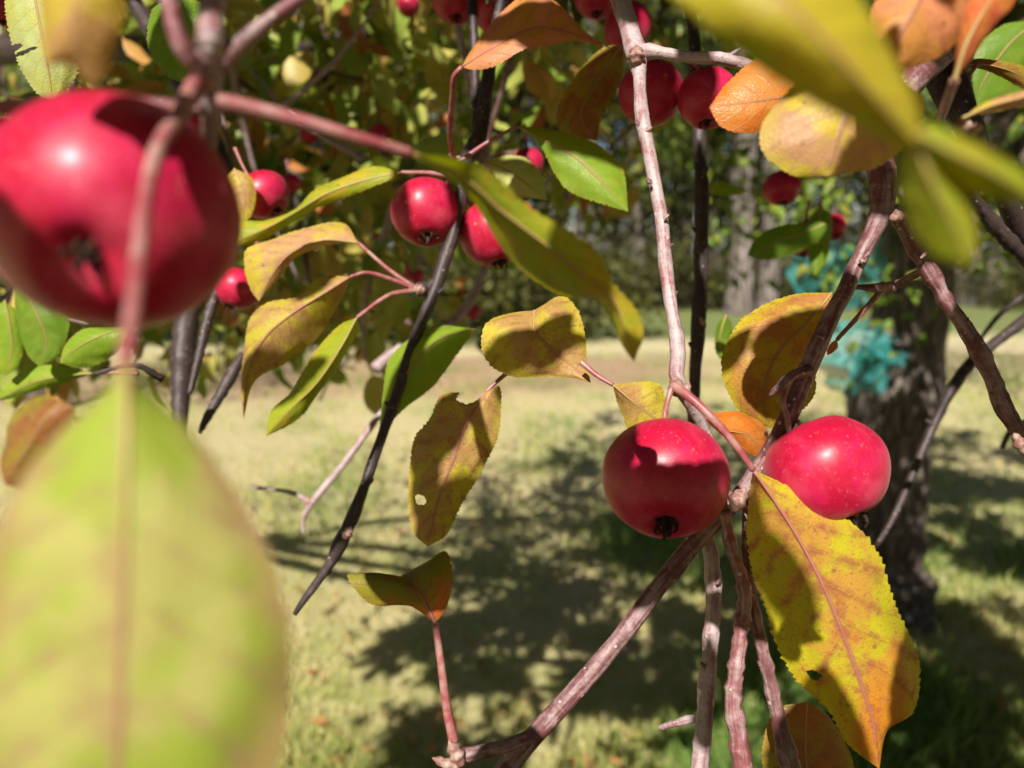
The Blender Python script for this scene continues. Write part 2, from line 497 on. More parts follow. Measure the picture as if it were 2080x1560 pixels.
# grass blades where the lens can still tell tufts apart
def grass_mat():
    t = NT('grass_blades')
    a = t.n('ShaderNodeAttribute', attribute_name='rnd').outputs['Fac']
    c = t.ramp(a, [(0, (.15, .25, .05)), (.3, (.31, .38, .09)), (.55, (.50, .47, .16)), (.85, (.60, .52, .26)), (1, (.60, .48, .25))])
    return t.done(leaf_shader(t, c, None, .55, .3, 1.3, .25))
def grass():
    n = 110000
    d = 1.75 + 8.5 * rng.random(n) ** 1.6
    x = (rng.random(n) - .5) * 1.6 * (d + .6)
    nz = np.array([mnoise.noise(Vector((a * 1.3, b * 1.3, 3.0))) for a, b in zip(x, d)])
    greenish = np.clip(.58 - nz * .75 - .12 * (x > .5) + rng.normal(0, .17, n), 0, 1)
    h = (.012 + .024 * rng.random(n)) * (1 + .9 * (nz > .12)) * (1 + (rng.random(n) < .03) * 1.0)
    near = (x > .45) & (d < 4.2) & (nz > -.15)
    h = h * np.where(near, 2.1, 1.25); greenish = np.clip(greenish - .22 * near, 0, 1)
    ang = rng.random(n) * 2 * math.pi
    w = .0022 + .002 * rng.random(n)
    dx, dy = np.cos(ang) * w, np.sin(ang) * w
    lx, ly = rng.normal(0, .5, n) * h, rng.normal(0, .5, n) * h
    z0 = np.full(n, -.025)
    V = np.empty((n, 5, 3))
    V[:, 0] = np.stack([x - dx, d - dy, z0], 1); V[:, 1] = np.stack([x + dx, d + dy, z0], 1)
    V[:, 2] = np.stack([x + lx*.4 + dx*.8, d + ly*.4 + dy*.8, h*.6], 1); V[:, 3] = np.stack([x + lx*.4 - dx*.8, d + ly*.4 - dy*.8, h*.6], 1)
    V[:, 4] = np.stack([x + lx, d + ly, h], 1)
    me = bpy.data.meshes.new('grass')
    idx = np.arange(n)[:, None] * 5
    me.vertices.add(n * 5); me.vertices.foreach_set('co', V.ravel())
    quad = (idx + np.array([0, 1, 2, 3])).ravel(); tri = (idx + np.array([3, 2, 4])).ravel()
    me.loops.add(n * 7); me.loops.foreach_set('vertex_index', np.concatenate([quad, tri]))
    me.polygons.add(n * 2)
    me.polygons.foreach_set('loop_start', np.concatenate([np.arange(n) * 4, n * 4 + np.arange(n) * 3]))
    me.update(calc_edges=True)
    a = me.attributes.new('rnd', 'FLOAT', 'POINT'); a.data.foreach_set('value', np.repeat(greenish, 5).astype(np.float32))
    me.materials.append(grass_mat())
    ob = bpy.data.objects.new('grass', me); COL.objects.link(ob)
    tag(ob, 'short dry green and straw coloured grass of the lawn', 'grass', kind='stuff')
grass()

# ------------------------------------------------------------------ leaves of any place
def simple_leaf(length=.065, width=.034, curl=.5, fold=.3, twist=0., nu=12, nv=4, serr=0.0006, pet=.022, seed=0):
    """verts, faces, uvs, mat index of one loose leaf; base at the origin, blade along +X, face up +Z"""
    r = random.Random(seed)
    V, UV, Fc = [], [], []
    for i in range(nu + 1):
        u = i / nu
        w = width * .5 * (math.sin(math.pi * u ** .8) ** .75) * (1 - .15 * u) if 0 < u < 1 else width * .012
        a = curl * u
        cx = length * (math.sin(a) / curl if abs(curl) > 1e-3 else u); cz = -length * ((1 - math.cos(a)) / curl if abs(curl) > 1e-3 else 0)
        for j in range(-nv, nv + 1):
            v = j / nv
            y = w * v * (1 - .12 * abs(fold) * abs(v))
            z = fold * w * abs(v) ** 1.4 + .10 * width * math.sin(u * 9 + seed) * v * abs(v)
            if abs(j) == nv and 0 < i < nu: y += math.copysign(serr, v) * (1 if i % 2 else -.6)
            tw = twist * u
            y, z = y * math.cos(tw) - z * math.sin(tw), y * math.sin(tw) + z * math.cos(tw)
            V.append((cx - z * math.sin(-a) * .0 + pet, y, cz + z)); UV.append((u, .5 + v / 2))
    m = 2 * nv + 1
    for i in range(nu):
        for j in range(2 * nv):
            Fc.append((i*m + j, i*m + j + 1, (i+1)*m + j + 1, (i+1)*m + j))
    return np.array(V), Fc, UV

def rot_frame(d, nrm, roll=0.):
    x = Vector(d).normalized()
    z = Vector(nrm) - x * Vector(nrm).dot(x)
    if z.length < 1e-4: z = x.orthogonal()
    z.normalize(); y = z.cross(x)
    if roll:
        z, y = z * math.cos(roll) + y * math.sin(roll), y * math.cos(roll) - z * math.sin(roll)
    return np.array([[x.x, y.x, z.x], [x.y, y.y, z.y], [x.z, y.z, z.z]])

LO = [simple_leaf(.06 + .012 * (k % 3), .034 + .004 * (k % 2), [.3, .9, -.4, .6, 1.3, .1][k], [.25, .5, .1, -.3, .6, .4][k], [.2, -.5, .6, 0, .9, -.3][k], 5, 1, 0, .02, k) for k in range(6)]
def add_lo(mb, pos, d, nrm, s=1., rnd=None, k=None):
    V, Fc, UV = LO[random.randrange(6) if k is None else k]
    R = rot_frame(d, nrm)
    mb.add((V * s) @ R.T + np.array(list(pos)), Fc, UV, 0, random.random() if rnd is None else rnd)

def rdir(down=.6):
    v = Vector((random.gauss(0, 1), random.gauss(0, 1), random.gauss(0, 1) - down * 1.6))
    return v.normalized()

# ------------------------------------------------------------------ the wood behind the lawn
def wood():
    crowns, trunks = [], []
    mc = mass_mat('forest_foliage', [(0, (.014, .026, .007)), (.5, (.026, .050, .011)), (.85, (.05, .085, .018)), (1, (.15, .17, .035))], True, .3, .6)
    for k in range(4):
        r = random.Random(100 + k)
        b = MB()
        H = 12
        for c in range(150):
            zc = r.uniform(1.2, H); rad = 2.3 * (1 - (zc / H) ** 1.5) + .5
            a = r.uniform(0, 6.28); q = rad * math.sqrt(r.random())
            cx, cy = q * math.cos(a), q * math.sin(a)
            sr = r.uniform(.35, .8)
            tone = r.random() ** 1.6
            for _ in range(52):
                p = Vector((cx + r.gauss(0, sr * .5), cy + r.gauss(0, sr * .5), zc + r.gauss(0, sr * .33)))
                s = r.uniform(.07, .17)
                d = Vector((r.gauss(0, 1), r.gauss(0, 1), r.gauss(-.4, .6))).normalized()
                n = Vector((r.gauss(0, 1), r.gauss(0, 1), r.gauss(.4, 1)))
                y = d.cross(n)
                if y.length < 1e-3: continue
                y = y.normalized() * s * .42
                m = p + d * s * .5
                b.add([p, m + y, p + d * s * 1.25, m - y], [(0, 1, 2, 3)], None, 0, min(1, max(0, tone + r.gauss(0, .14))))
        crowns.append((b, mc))
    crown_me = [b.build('crown', m).data for b, m in crowns]
    for o in [o for o in COL.objects if o.name.startswith('crown')]: bpy.data.objects.remove(o)
    trunk_me = []
    for k in range(3):
        r = random.Random(200 + k)
        b = MB()
        pts = [(r.gauss(0, .04) * z, r.gauss(0, .03) * z, z) for z in (-.2, .5, 2, 4, 7, 10.5)]
        b.tube(pts, [.27, .21, .19, .165, .12, .05], 14, 40, .14, seed=k)
        for _ in range(9):
            z = r.uniform(1.8, 8); a = r.uniform(0, 6.28); L = r.uniform(.8, 2.0)
            b.tube([(0, 0, z), (math.cos(a) * L * .5, math.sin(a) * L * .5, z + .1), (math.cos(a) * L, math.sin(a) * L, z - .1)], [.04, .025, .01], 6, 6)
        o = b.build('trunk', M_PINE); trunk_me.append(o.data); bpy.data.objects.remove(o)
    # px of the trunk in the photograph, distance, width factor
    named = [(1500, 16.5, 1.35, 0, 'pale grey tree trunk, left one of the close pair behind the round golden leaf'),
             (1556, 16.9, 1.15, 1, 'pale grey tree trunk, right one of the close pair behind the round golden leaf'),
             (835, 15.0, 1.1, 2, 'woodland tree whose trunk stands straight below the middle apple pair'),
             (632, 12.5, 1.0, 0, 'woodland tree with grey trunk behind the narrow twisted yellow green leaf'),
             (1290, 18, 1.0, 1, 'dark woodland tree just left of the long silvery branch'),
             (1385, 20, 1.1, 2, 'woodland tree between the silvery branch and the dark upright shoot'),
             (1180, 17.5, .9, 0, 'woodland tree behind the tip of the folded yellow green leaf'),
             (100, 14, 1.1, 1, 'woodland tree at the far left behind the large soft apple'),
             (380, 16, 1., 2, 'woodland tree behind the right rim of the large soft apple'),
             (1950, 19, 1.2, 0, 'woodland tree right of the netted trunk at the far lawn edge'),
             (1680, 20, 1.0, 1, 'woodland tree hidden mostly by the green netting')]
    row = []
    for px, d, s, k, lab in named:
        gx = (px - 1040) / F * d
        row.append((gx, d, s, k, lab))
    r = random.Random(5)
    for i in range(58):
        d = r.uniform(19, 36); gx = -24 + 48 * i / 57 + r.uniform(-.6, .6)
        row.append((gx * d / 26, d, r.uniform(.9, 1.25), i % 3, None))
    for i in range(26):  # unseen ring of trees, added to block sky light from sides and back
        a = math.radians(70 + 220 * i / 25)
        rad = r.uniform(17, 21)
        row.append((rad * math.sin(a), rad * math.cos(a), r.uniform(.9, 1.2), i % 3, 'x'))
    for gx, d, s, k, lab in row:
        e = empty('woodland_tree', (gx, d, 0))
        for nm, me, sc in (('trunk', trunk_me[k], (s, s, 1)), ('crown', crown_me[r.randrange(4)], (r.uniform(.85, 1.1),) * 3)):
            o = bpy.data.objects.new(nm, me); COL.objects.link(o); o.parent = e; o.scale = sc
            o.rotation_euler = (0, 0, r.uniform(0, 6.28))
            away = Vector((gx, d)).normalized().dot(Vector((LDIR.x, LDIR.y)).normalized())
            if away < .8: o.scale.z = sc[2] * 1.8          # tall wood, lower only towards the sun
            if nm == 'crown' and lab and 'pale' in lab: o.location.z = 1.6
        if lab == 'x': tag(e, 'unseen tree added beside and behind the viewer to close in the light', 'tree', 'unseen trees added to close in the light')
        elif lab: tag(e, lab, 'tree', 'trees of the wood behind the lawn')
        else: tag(e, 'one of the distant trees deep in the dark wood behind the lawn', 'tree', 'distant trees deep in the wood')
    # undergrowth at the edge of the wood
    sb = []
    for k in range(3):
        q = random.Random(300 + k); b = MB()
        for c in range(26):
            a = q.uniform(0, 6.28); rr = .9 * math.sqrt(q.random()); zc = q.uniform(.1, 1.5) * (1.1 - rr * .5)
            tone = q.random()
            for _ in range(55):
                add_lo(b, (rr*math.cos(a) + q.gauss(0, .2), rr*math.sin(a) + q.gauss(0, .2), max(.02, zc + q.gauss(0, .18))), rdir(.2), (q.gauss(0, 1), q.gauss(-.5, 1), 1), q.uniform(1.0, 2.0), min(1, max(0, tone + q.gauss(0, .15))))
        o = b.build('foliage', mc); sb.append(o.data); bpy.data.objects.remove(o)
    spots = [(r.uniform(16.5, 22), (-15 + 30 * i / 25) + r.uniform(-.5, .5)) for i in range(26)] + [(r.uniform(11.4, 13.2), -6.3 + .82 * i + r.uniform(-.25, .25)) for i in range(10)]
    for i, (d, gx) in enumerate(spots):
        e = empty('shrub', (gx, d, 0))
        o = bpy.data.objects.new('foliage', sb[i % 3]); COL.objects.link(o); o.parent = e
        o.scale = (r.uniform(1, 1.5),) * 3; o.rotation_euler.z = r.uniform(0, 6)
        if i < 26: tag(e, 'low dark shrub in the undergrowth at the edge of the wood', 'shrub', 'shrubs at the edge of the wood')
        else: tag(e, 'dark bush standing just behind the strip of bare earth', 'bush', 'bushes behind the bare earth strip')
wood()

# ------------------------------------------------------------------ trees, roots of the branches
tree = empty('crab_apple_tree', (1.05, -.75, 0))
tag(tree, 'near crab apple tree with red fruit and yellow orange leaves filling the foreground', 'tree')
tr = MB()
tr.tube([(1.05, -.75, -.1), (1.04, -.74, .5), (1.0, -.70, 1.0), (.95, -.62, 1.5), (.90, -.55, 1.85)], [.13, .10, .088, .08, .062], 18, 40, .15, seed=3)
tr.build('trunk', M_TRUNK, tree, (1.05, -.75, 0))
LIMB = {'a': [(.90, -.55, 1.8), (.72, -.10, 2.1), (.50, .30, 2.28), (.30, .62, 2.30), (.05, 1.0, 2.25)],
        'b': [(.90, -.55, 1.8), (.95, .1, 2.05), (.80, .65, 2.15), (.55, 1.1, 2.2)],
        'c': [(.90, -.55, 1.75), (.5, -.5, 2.4), (.0, -.1, 2.7), (-.5, .3, 2.75), (-.9, .7, 2.6)]}
for k, p in LIMB.items():
    b = MB(); b.tube(p, [.05, .035, .026, .018, .009][:len(p)], 10, 30, .2, seed=ord(k))
    b.build('limb', M_TRUNK, tree, p[0])

def pts3(lst, d0=None):
    out, rad = [], []
    for q in lst:
        if q[0] == 'w':
            out.append(Vector(q[1:4])); rad.append(q[4])
        else:
            out.append(W(q[0], q[1], q[2])); rad.append(q[3] * .5 * q[2] / F)
    return out, rad

BR = {}
def branch(key, lst, mat, parent=tree, label=None, nodes=10, bump=.22, twigs=(), ring=1.):
    p, r = pts3(lst)
    b = MB()
    L = sum((p[i+1] - p[i]).length for i in range(len(p) - 1))
    n = int(min(140, max(24, L / .0022)))
    b.tube(p, r, 14, int(n * (1.5 if ring < 1 else 1)), bump, nodes=nodes, seed=len(BR) + 1, ring=ring)
    for tw in twigs:
        q, rr = pts3(tw)
        L = sum((q[i+1] - q[i]).length for i in range(len(q) - 1))
        b.tube(q, rr, 10, int(min(70, max(10, L / .002))), bump, nodes=4, seed=len(BR) * 7 + 2)
    o = b.build('branch', BK[mat], parent, p[0])
    if label: o['label'] = label
    BR[key] = o
    return o

def bud(key, px, py, d, wpx, hpx, ang=0., mat=None, label=None):
    """a scaly bud or spur knob on a branch"""
    b = MB()
    c = W(px, py, d)
    ax = (RIGHT * math.sin(ang) + UP * math.cos(ang)).normalized(); sx = ax.cross(FWD).normalized()
    V, Fs, UVs = [], [], []
    nu, nv = 14, 14
    for i in range(nu + 1):
        u = i / nu
        prof = math.sin(math.pi * u) ** .7 * (1 - .35 * u)
        sc = 1 + .16 * math.sin(u * 19)
        for j in range(nv):
            th = 2 * math.pi * j / nv
            rr = wpx * .5 * d / F * prof * sc * (1 + .18 * mnoise.noise(Vector((u * 5, math.cos(th) * 2, math.sin(th) * 2 + px))))
            V.append(c + ax * ((u - .5) * hpx * d / F) + sx * rr * math.cos(th) + FWD * rr * math.sin(th)); UVs.append((u, j / nv))
    Fs = [(i*nv + j, i*nv + (j+1) % nv, (i+1)*nv + (j+1) % nv, (i+1)*nv + j) for i in range(nu) for j in range(nv)]
    b.add(V, Fs, UVs)
    o = b.build('bud', mat or M_BUD, BR[key], c)
    if label: o['label'] = label

def leaf(key, d, mid, left, right, mat, label=None, pet=None, pw=9, serr=.00055, teeth=34, bulge=.10, crinkle=.05, holes=(), nu=88, nv=8, seed=0):
    """a leaf of its own: midrib, left and right margins given as (x, y[, mm behind d])"""
    P = lambda q: W(q[0], q[1], d + (q[2] / 1000 if len(q) > 2 else 0))
    if holes: nu, nv = 190, 24
    M = crom([P(q) for q in mid], nu + 1)
    base, tip = mid[0], mid[-1]
    Lc = crom([P(q) for q in [base] + list(left) + [tip]], nu + 1)
    Rc = crom([P(q) for q in [base] + list(right) + [tip]], nu + 1)
    r = random.Random(seed + int(mid[0][0]))
    cam_ = np.array(list(CAM))
    V = np.zeros((nu + 1, 2 * nv + 1, 3)); UV = []
    ph = [r.uniform(0, 6) for _ in range(4)]
    amp = [1 + .5 * math.sin(i * 1.7 + ph[0]) + r.uniform(-.4, .4) for i in range(200)]
    for i in range(nu + 1):
        u = i / nu
        m = M[i]
        for s, E in ((-1, Lc[i]), (1, Rc[i])):
            e = E - m
            wl = np.linalg.norm(e)
            tang = M[min(nu, i+1)] - M[max(0, i-1)]
            nrm = np.cross(tang, e)
            nl = np.linalg.norm(nrm)
            nrm = nrm / nl if nl > 1e-12 else np.zeros(3)
            if nrm.dot(cam_ - m) < 0: nrm = -nrm
            ed = e / wl if wl > 1e-9 else np.zeros(3)
            for j in range(nv + 1):
                v = j / nv
                cr = crinkle * (mnoise.noise(Vector((u * 7 + ph[1], s * v * 3, ph[2]))) + .5 * math.sin(u * 53 - v * 8)*v*(1-v))
                q = m + e * v + nrm * wl * (bulge * math.sin(math.pi * v) * (1 - .3 * v) + cr * min(1, v * 2))
                if j == nv and 0 < i < nu:
                    f = (u * teeth + .8 * mnoise.noise(Vector((u * 9, ph[3], s)))) % 1.0
                    q = q + ed * serr * .75 * amp[int(u * teeth) + (60 if s > 0 else 0)] * (1.0 - 2.0 * f) * min(1, 6 * u, 6 * (1 - u))
                V[i, nv + s * j] = q
        UV += [(u, .5 + .5 * (j / nv)) for j in range(-nv, nv + 1)]
    m_ = 2 * nv + 1
    Fs = []
    for i in range(nu):
        for j in range(2 * nv):
            uc, vc = (i + .5) / nu, (j + .5 - nv) / nv
            if any(((uc - h[0]) / h[2]) ** 2 + ((vc - h[1]) / h[3]) ** 2 < 1 + .5 * mnoise.noise(Vector((uc * 40, vc * 9, 0))) for h in holes): continue
            Fs.append((i*m_ + j, i*m_ + j + 1, (i+1)*m_ + j + 1, (i+1)*m_ + j))
    b = MB()
    b.add(V.reshape(-1, 3), Fs, UV, 0)
    # raised midrib and stalk
    mm = [Vector(M[int(k)]) for k in np.linspace(0, nu * .93, 12)]
    w0 = pw * .5 * d / F
    b.tube(mm, list(np.linspace(w0 * .42, w0 * .08, 12)), 6, 40, 0, 2)
    if pet:
        pp = [P(q) for q in pet]
        ws = list(np.linspace(w0 * 1.25, w0 * .8, len(pp)))
        b.tube(pp, ws, 10, 40, .08, 1)
    o = b.build('leaf', [LM[mat], PET, RIBR if mat in ('hero', 'fan', 'mottle', 'salmon') else RIB], BR[key], P(pet[0] if pet else base))
    if label: o['label'] = label
    return o

# ------------------------------------------------------------------ near branches
branch('silver', [('w', .50, .30, 2.28, .006), ('w', .22, .36, 1.9, .005), (1235, -90, .345, 44), (1258, -10, .33, 42), (1278, 60, .32, 38), (1292, 110, .315, 44), (1298, 150, .31, 27), (1303, 230, .305, 27), (1322, 330, .30, 29), (1343, 440, .295, 27), (1352, 540, .29, 28), (1365, 630, .285, 27), (1378, 715, .28, 33), (1373, 775, .275, 30), (1388, 800, .277, 27), (1425, 860, .285, 24), (1462, 960, .29, 24), (1478, 1030, .285, 30)],
       'grey', label='long silvery pink branch running down to the two front apples', nodes=16, bump=.16,
       twigs=[[(1292, 106, .315, 34), (1335, 106, .31, 25), (1400, 116, .305, 23), (1470, 120, .30, 25), (1560, 150, .30, 20), (1640, 200, .30, 14)],
              [(1475, 122, .30, 14), (1490, 108, .298, 8), (1506, 97, .297, 3)]])
bud('silver', 1374, 785, .272, 40, 44); bud('silver', 1392, 790, .275, 30, 36, .4)
bud('silver', 1318, 262, .300, 12, 18, 1.0); bud('silver', 1354, 440, .29, 10, 16, .8); bud('silver', 1292, 112, .308, 40, 44)
branch('elbow', [('w', .80, .65, 2.15, .012), ('w', .34, .40, 1.72, .006), (1775, 250, .30, 56), (1790, 345, .295, 54), (1792, 425, .29, 48), (1768, 480, .288, 34), (1738, 540, .285, 33), (1712, 600, .285, 35), (1685, 650, .282, 35), (1655, 715, .28, 38), (1625, 790, .278, 37), (1595, 860, .275, 36), (1555, 930, .282, 34), (1505, 1005, .286, 36), (1465, 1045, .283, 34), (1405, 1110, .28, 33), (1335, 1195, .277, 33), (1260, 1295, .275, 34), (1180, 1390, .273, 38), (1095, 1482, .27, 40), (1030, 1560, .27, 42), (960, 1660, .27, 44)],
       'red', label='reddish branch slanting from the upper right down to the bottom edge', nodes=18, bump=.16,
       twigs=[[(1640, 752, .276, 28), (1612, 762, .272, 20), (1598, 772, .27, 21), (1580, 790, .268, 17), (1564, 803, .267, 6)],
              [(1598, 772, .27, 14), (1590, 815, .27, 12), (1600, 850, .27, 11), (1602, 880, .27, 9)],
              [(1100, 1485, .27, 34), (1030, 1515, .268, 27), (960, 1530, .266, 28), (925, 1533, .265, 22)]])
bud('elbow', 926, 1530, .262, 36, 62, -.5); bud('elbow', 905, 1550, .262, 26, 60, -1.2); bud('elbow', 1500, 1015, .272, 44, 58, .5)
bud('elbow', 1752, 530, .28, 11, 16, 1.8)
branch('fork', [(1792, 420, .29, 35), (1822, 440, .289, 27), (1850, 490, .287, 27), (1885, 545, .285, 29), (1925, 615, .283, 27), (1975, 690, .28, 32), (2012, 760, .28, 30), (2040, 830, .28, 34), (2072, 880, .28, 29), (2120, 960, .28, 30), (2180, 1080, .28, 29)],
       'red', label='stout reddish branch forking off to the right edge', nodes=14, bump=.2)
bud('fork', 2074, 905, .272, 30, 60, 2.6); bud('fork', 1826, 438, .28, 30, 40, 1.2)
branch('upright', [('w', .45, .95, 2.2, .006), (1390, -120, .47, 20), (1408, 60, .46, 24), (1420, 270, .45, 28), (1425, 400, .44, 27), (1424, 520, .44, 27), (1420, 640, .435, 26), (1412, 760, .43, 25), (1408, 860, .43, 22), (1430, 960, .43, 18)],
       'dark', label='dark upright shoot right of the silvery branch', nodes=14)
bud('upright', 1428, 655, .43, 14, 26, 2.6)
branch('post', [(1478, 1030, .285, 26), (1440, 1078, .29, 26), (1446, 1140, .29, 30), (1450, 1215, .29, 31), (1443, 1310, .288, 30), (1434, 1420, .287, 32), (1425, 1520, .285, 36), (1415, 1620, .285, 38)],
       'grey', label='straight grey shoot hanging below the front left apple', nodes=9, bump=.14, twigs=[[(1440, 1455, .288, 16), (1400, 1462, .292, 15), (1340, 1478, .30, 11)]])
branch('knobby', [(1470, 1040, .28, 24), (1485, 1110, .28, 24), (1508, 1180, .279, 25), (1512, 1230, .278, 27), (1503, 1300, .277, 29), (1492, 1380, .276, 31), (1490, 1430, .275, 33), (1500, 1500, .274, 34), (1510, 1570, .273, 42), (1520, 1650, .273, 44)],
       'pink', label='knobby ringed pink shoot at the bottom between two straighter ones', nodes=34, bump=.3, ring=.32)
branch('dangle', [(1532, 960, .29, 16), (1518, 1030, .29, 17), (1516, 1110, .286, 19), (1523, 1200, .283, 24), (1545, 1300, .28, 25), (1568, 1400, .278, 28), (1588, 1490, .276, 34), (1605, 1560, .275, 44), (1620, 1650, .275, 46)],
       'red', label='thin shoot passing behind the veined hero leaf', nodes=12, bump=.2)
branch('centre', [('w', .05, 1.0, 2.25, .007), ('w', -.02, .56, 1.85, .004), (1030, -60, .45, 26), (1012, 40, .445, 27), (992, 150, .44, 27), (980, 240, .435, 29), (965, 305, .43, 36), (945, 330, .43, 30), (938, 400, .43, 24), (922, 470, .43, 25), (898, 545, .425, 27), (872, 620, .42, 25), (842, 690, .418, 25), (818, 770, .415, 24), (785, 860, .41, 22), (755, 945, .405, 22), (728, 1020, .40, 21), (705, 1075, .398, 24), (688, 1108, .397, 33), (672, 1140, .396, 22), (635, 1195, .394, 17), (606, 1236, .392, 12), (598, 1248, .392, 9)],
       'dark', label='dark drooping twig with a broken tip ending over the bright lawn', nodes=22, bump=.26,
       twigs=[[(955, -60, .46, 20), (962, 60, .455, 20), (966, 170, .45, 21), (972, 260, .44, 22), (968, 310, .432, 22)],
              [(890, 570, .424, 20), (868, 585, .422, 24), (845, 588, .42, 18)]])
bud('centre', 850, 588, .415, 28, 30, -1.2); bud('centre', 925, 325, .425, 24, 40, -.8); bud('centre', 706, 1082, .393, 27, 30, .5, M_BUD)
branch('slim', [('w', 1.0, 1.0, 1.6, .004), (2140, 600, .60, 20), (2075, 655, .59, 22), (2010, 705, .585, 20), (1965, 745, .58, 24), (1920, 815, .575, 20), (1880, 900, .57, 17), (1845, 985, .565, 16), (1810, 1060, .56, 13), (1780, 1110, .56, 8)],
       'dark', label='thin dark twig crossing behind the branch on the right', nodes=14, twigs=[[(2080, 600, .7, 10), (2030, 640, .7, 10), (1990, 690, .7, 8)], [(2090, 850, .6, 10), (2050, 880, .6, 11), (2035, 910, .6, 8)]])
branch('bare', [('w', -.15, .9, 2.1, .004), (1010, 420, .75, 20), (985, 545, .74, 18), (935, 640, .73, 20), (890, 670, .72, 19), (845, 690, .71, 20), (790, 725, .70, 22), (762, 750, .69, 24)],
       'grey', label='pale twig behind the bright green hanging leaf', nodes=10, twigs=[[(845, 760, .6, 10), (770, 845, .59, 12), (700, 940, .58, 14), (632, 1022, .57, 14)], [(632, 1022, .57, 12), (590, 1000, .575, 9), (512, 990, .58, 7)], [(632, 1022, .57, 12), (618, 1050, .57, 9), (615, 1085, .57, 5)]])
branch('spur', [('w', -.5, .3, 2.75, .01), ('w', -.15, .16, 1.9, .004), (436, -120, .150, 60), (432, -20, .145, 52), (428, 40, .142, 50), (424, 90, .14, 66), (420, 130, .14, 62), (428, 190, .145, 46), (428, 250, .15, 36), (424, 320, .155, 26)],
       'grey', label='soft silvery spur above the large apple', nodes=5, bump=.2)
bud('spur', 424, 85, .135, 66, 70, 0, BK['grey'])
branch('left_low', [('w', -.5, .9, 1.9, .008), (470, 380, .66, 40), (400, 560, .62, 46), (376, 680, .60, 46), (368, 790, .59, 40), (362, 900, .58, 26)],
       'dark', label='thick dark stem below the large apple', nodes=8, twigs=[[(455, 560, .5, 18), (430, 620, .49, 20), (405, 720, .48, 18), (385, 800, .47, 10)], [(495, 720, .5, 20), (460, 780, .49, 22), (420, 850, .48, 18), (405, 880, .48, 8)], [(330, 770, .45, 18), (275, 742, .44, 10), (190, 760, .44, 9)]])
branch('corner', [('w', .8, .65, 2.15, .012), ('w', .4, .35, 1.75, .005), (1850, -60, .36, 60), (1880, 80, .34, 66), (1935, 190, .32, 70), (1965, 255, .31, 54), (2010, 330, .34, 30), (2060, 440, .36, 44), (2110, 520, .37, 46)],
       'dark', label='dark shaded branch in the upper right corner', nodes=8, twigs=[[(2120, 560, .36, 30), (2040, 480, .35, 30), (1975, 400, .34, 24), (1935, 330, .33, 20)]])
bud('corner', 1958, 256, .20, 38, 34, 1.2); bud('corner', 1985, 262, .20, 26, 26, 1.4)

rbud = random.Random(8)
for key, lst in (('silver', [(1306, 250), (1330, 370), (1349, 500), (1360, 600)]), ('elbow', [(1752, 515), (1300, 1238), (1215, 1350), (1672, 680)]), ('fork', [(1866, 515), (1950, 655), (2030, 800)]), ('centre', [(884, 590), (800, 820), (742, 980), (655, 1165)]), ('upright', [(1421, 350), (1424, 470), (1416, 700)]), ('post', [(1448, 1180), (1440, 1350)]), ('dangle', [(1520, 1150), (1556, 1350)]), ('slim', [(1990, 722), (1900, 855)])):
    dd = {'silver': .293, 'elbow': .278, 'fork': .279, 'centre': .405, 'upright': .432, 'post': .284, 'dangle': .278, 'slim': .57}[key]
    for x_, y_ in lst:
        sd = rbud.choice((-1, 1)); bud(key, x_ + sd * 12, y_ + rbud.uniform(-4, 4), dd, rbud.uniform(9, 13), rbud.uniform(16, 24), sd * rbud.uniform(.5, 1.1), BK['dark'] if key in ('centre', 'upright', 'slim') else BK['red'])
# ------------------------------------------------------------------ hero leaves
leaf('spur', .080, [(256, 742, 6), (257, 880, 2), (252, 1080, 0), (244, 1300, 0), (236, 1560, 2), (225, 1830, 8)],
     [(205, 800, 8), (110, 890, 8), (30, 1010, 8), (-20, 1150, 8), (-60, 1350, 8), (-40, 1600, 8), (60, 1760, 10)], [(310, 800, 8), (400, 890, 8), (480, 1000, 8), (550, 1130, 8), (590, 1300, 8), (572, 1540, 8), (430, 1740, 10)],
     'near', 'huge out of focus yellow green leaf in the lower left corner', pet=[(408, 140, 58), (365, 230, 45), (318, 310, 34), (292, 440, 26), (276, 580, 16), (256, 742, 6)], pw=44, serr=.0003)
leaf('spur', .175, [(835, 312, -25), (930, 352, -15), (1020, 430, -5), (1100, 490, 0), (1180, 555, 4), (1246, 606, 8), (1288, 736, 12)],
     [(900, 318, -22), (985, 340, -12), (1075, 420, -3), (1160, 470, 0), (1222, 520, 3), (1246, 575, 6), (1296, 632, 10), (1306, 680, 12)],
     [(885, 345, -20), (955, 400, -8), (1010, 490, 12), (1060, 556, 20), (1140, 600, 24), (1215, 612, 20), (1245, 660, 16), (1268, 710, 14)],
     'yg', 'large folded yellow green leaf slanting across the middle apples', pet=[(440, 205, -36), (520, 222, -34), (620, 248, -32), (720, 278, -30), (835, 312, -25)], pw=23, bulge=.05)
leaf('silver', .262, [(1530, 955, -4), (1590, 1042, -4), (1655, 1155, -3), (1702, 1262, -2), (1742, 1372, 0), (1776, 1480, 2), (1786, 1562, 4)],
     [(1524, 985, 4), (1516, 1080, 8), (1532, 1180, 9), (1556, 1240, 9), (1572, 1295, 9), (1612, 1375, 8), (1680, 1440, 7), (1722, 1512, 6)],
     [(1560, 968, -2), (1640, 1008, -2), (1728, 1060, -2), (1788, 1130, 0), (1818, 1225, 2), (1864, 1325, 8), (1868, 1385, 10), (1848, 1450, 10), (1802, 1482, 8)],
     'hero', 'large yellow leaf with red brown veins in front of the right apple', pet=[(1366, 782, 8), (1400, 806, 2), (1450, 852, -2), (1500, 912, -4), (1530, 955, -4)], pw=17, holes=[(.66, -.66, .018, .10)], serr=.0007, teeth=46)
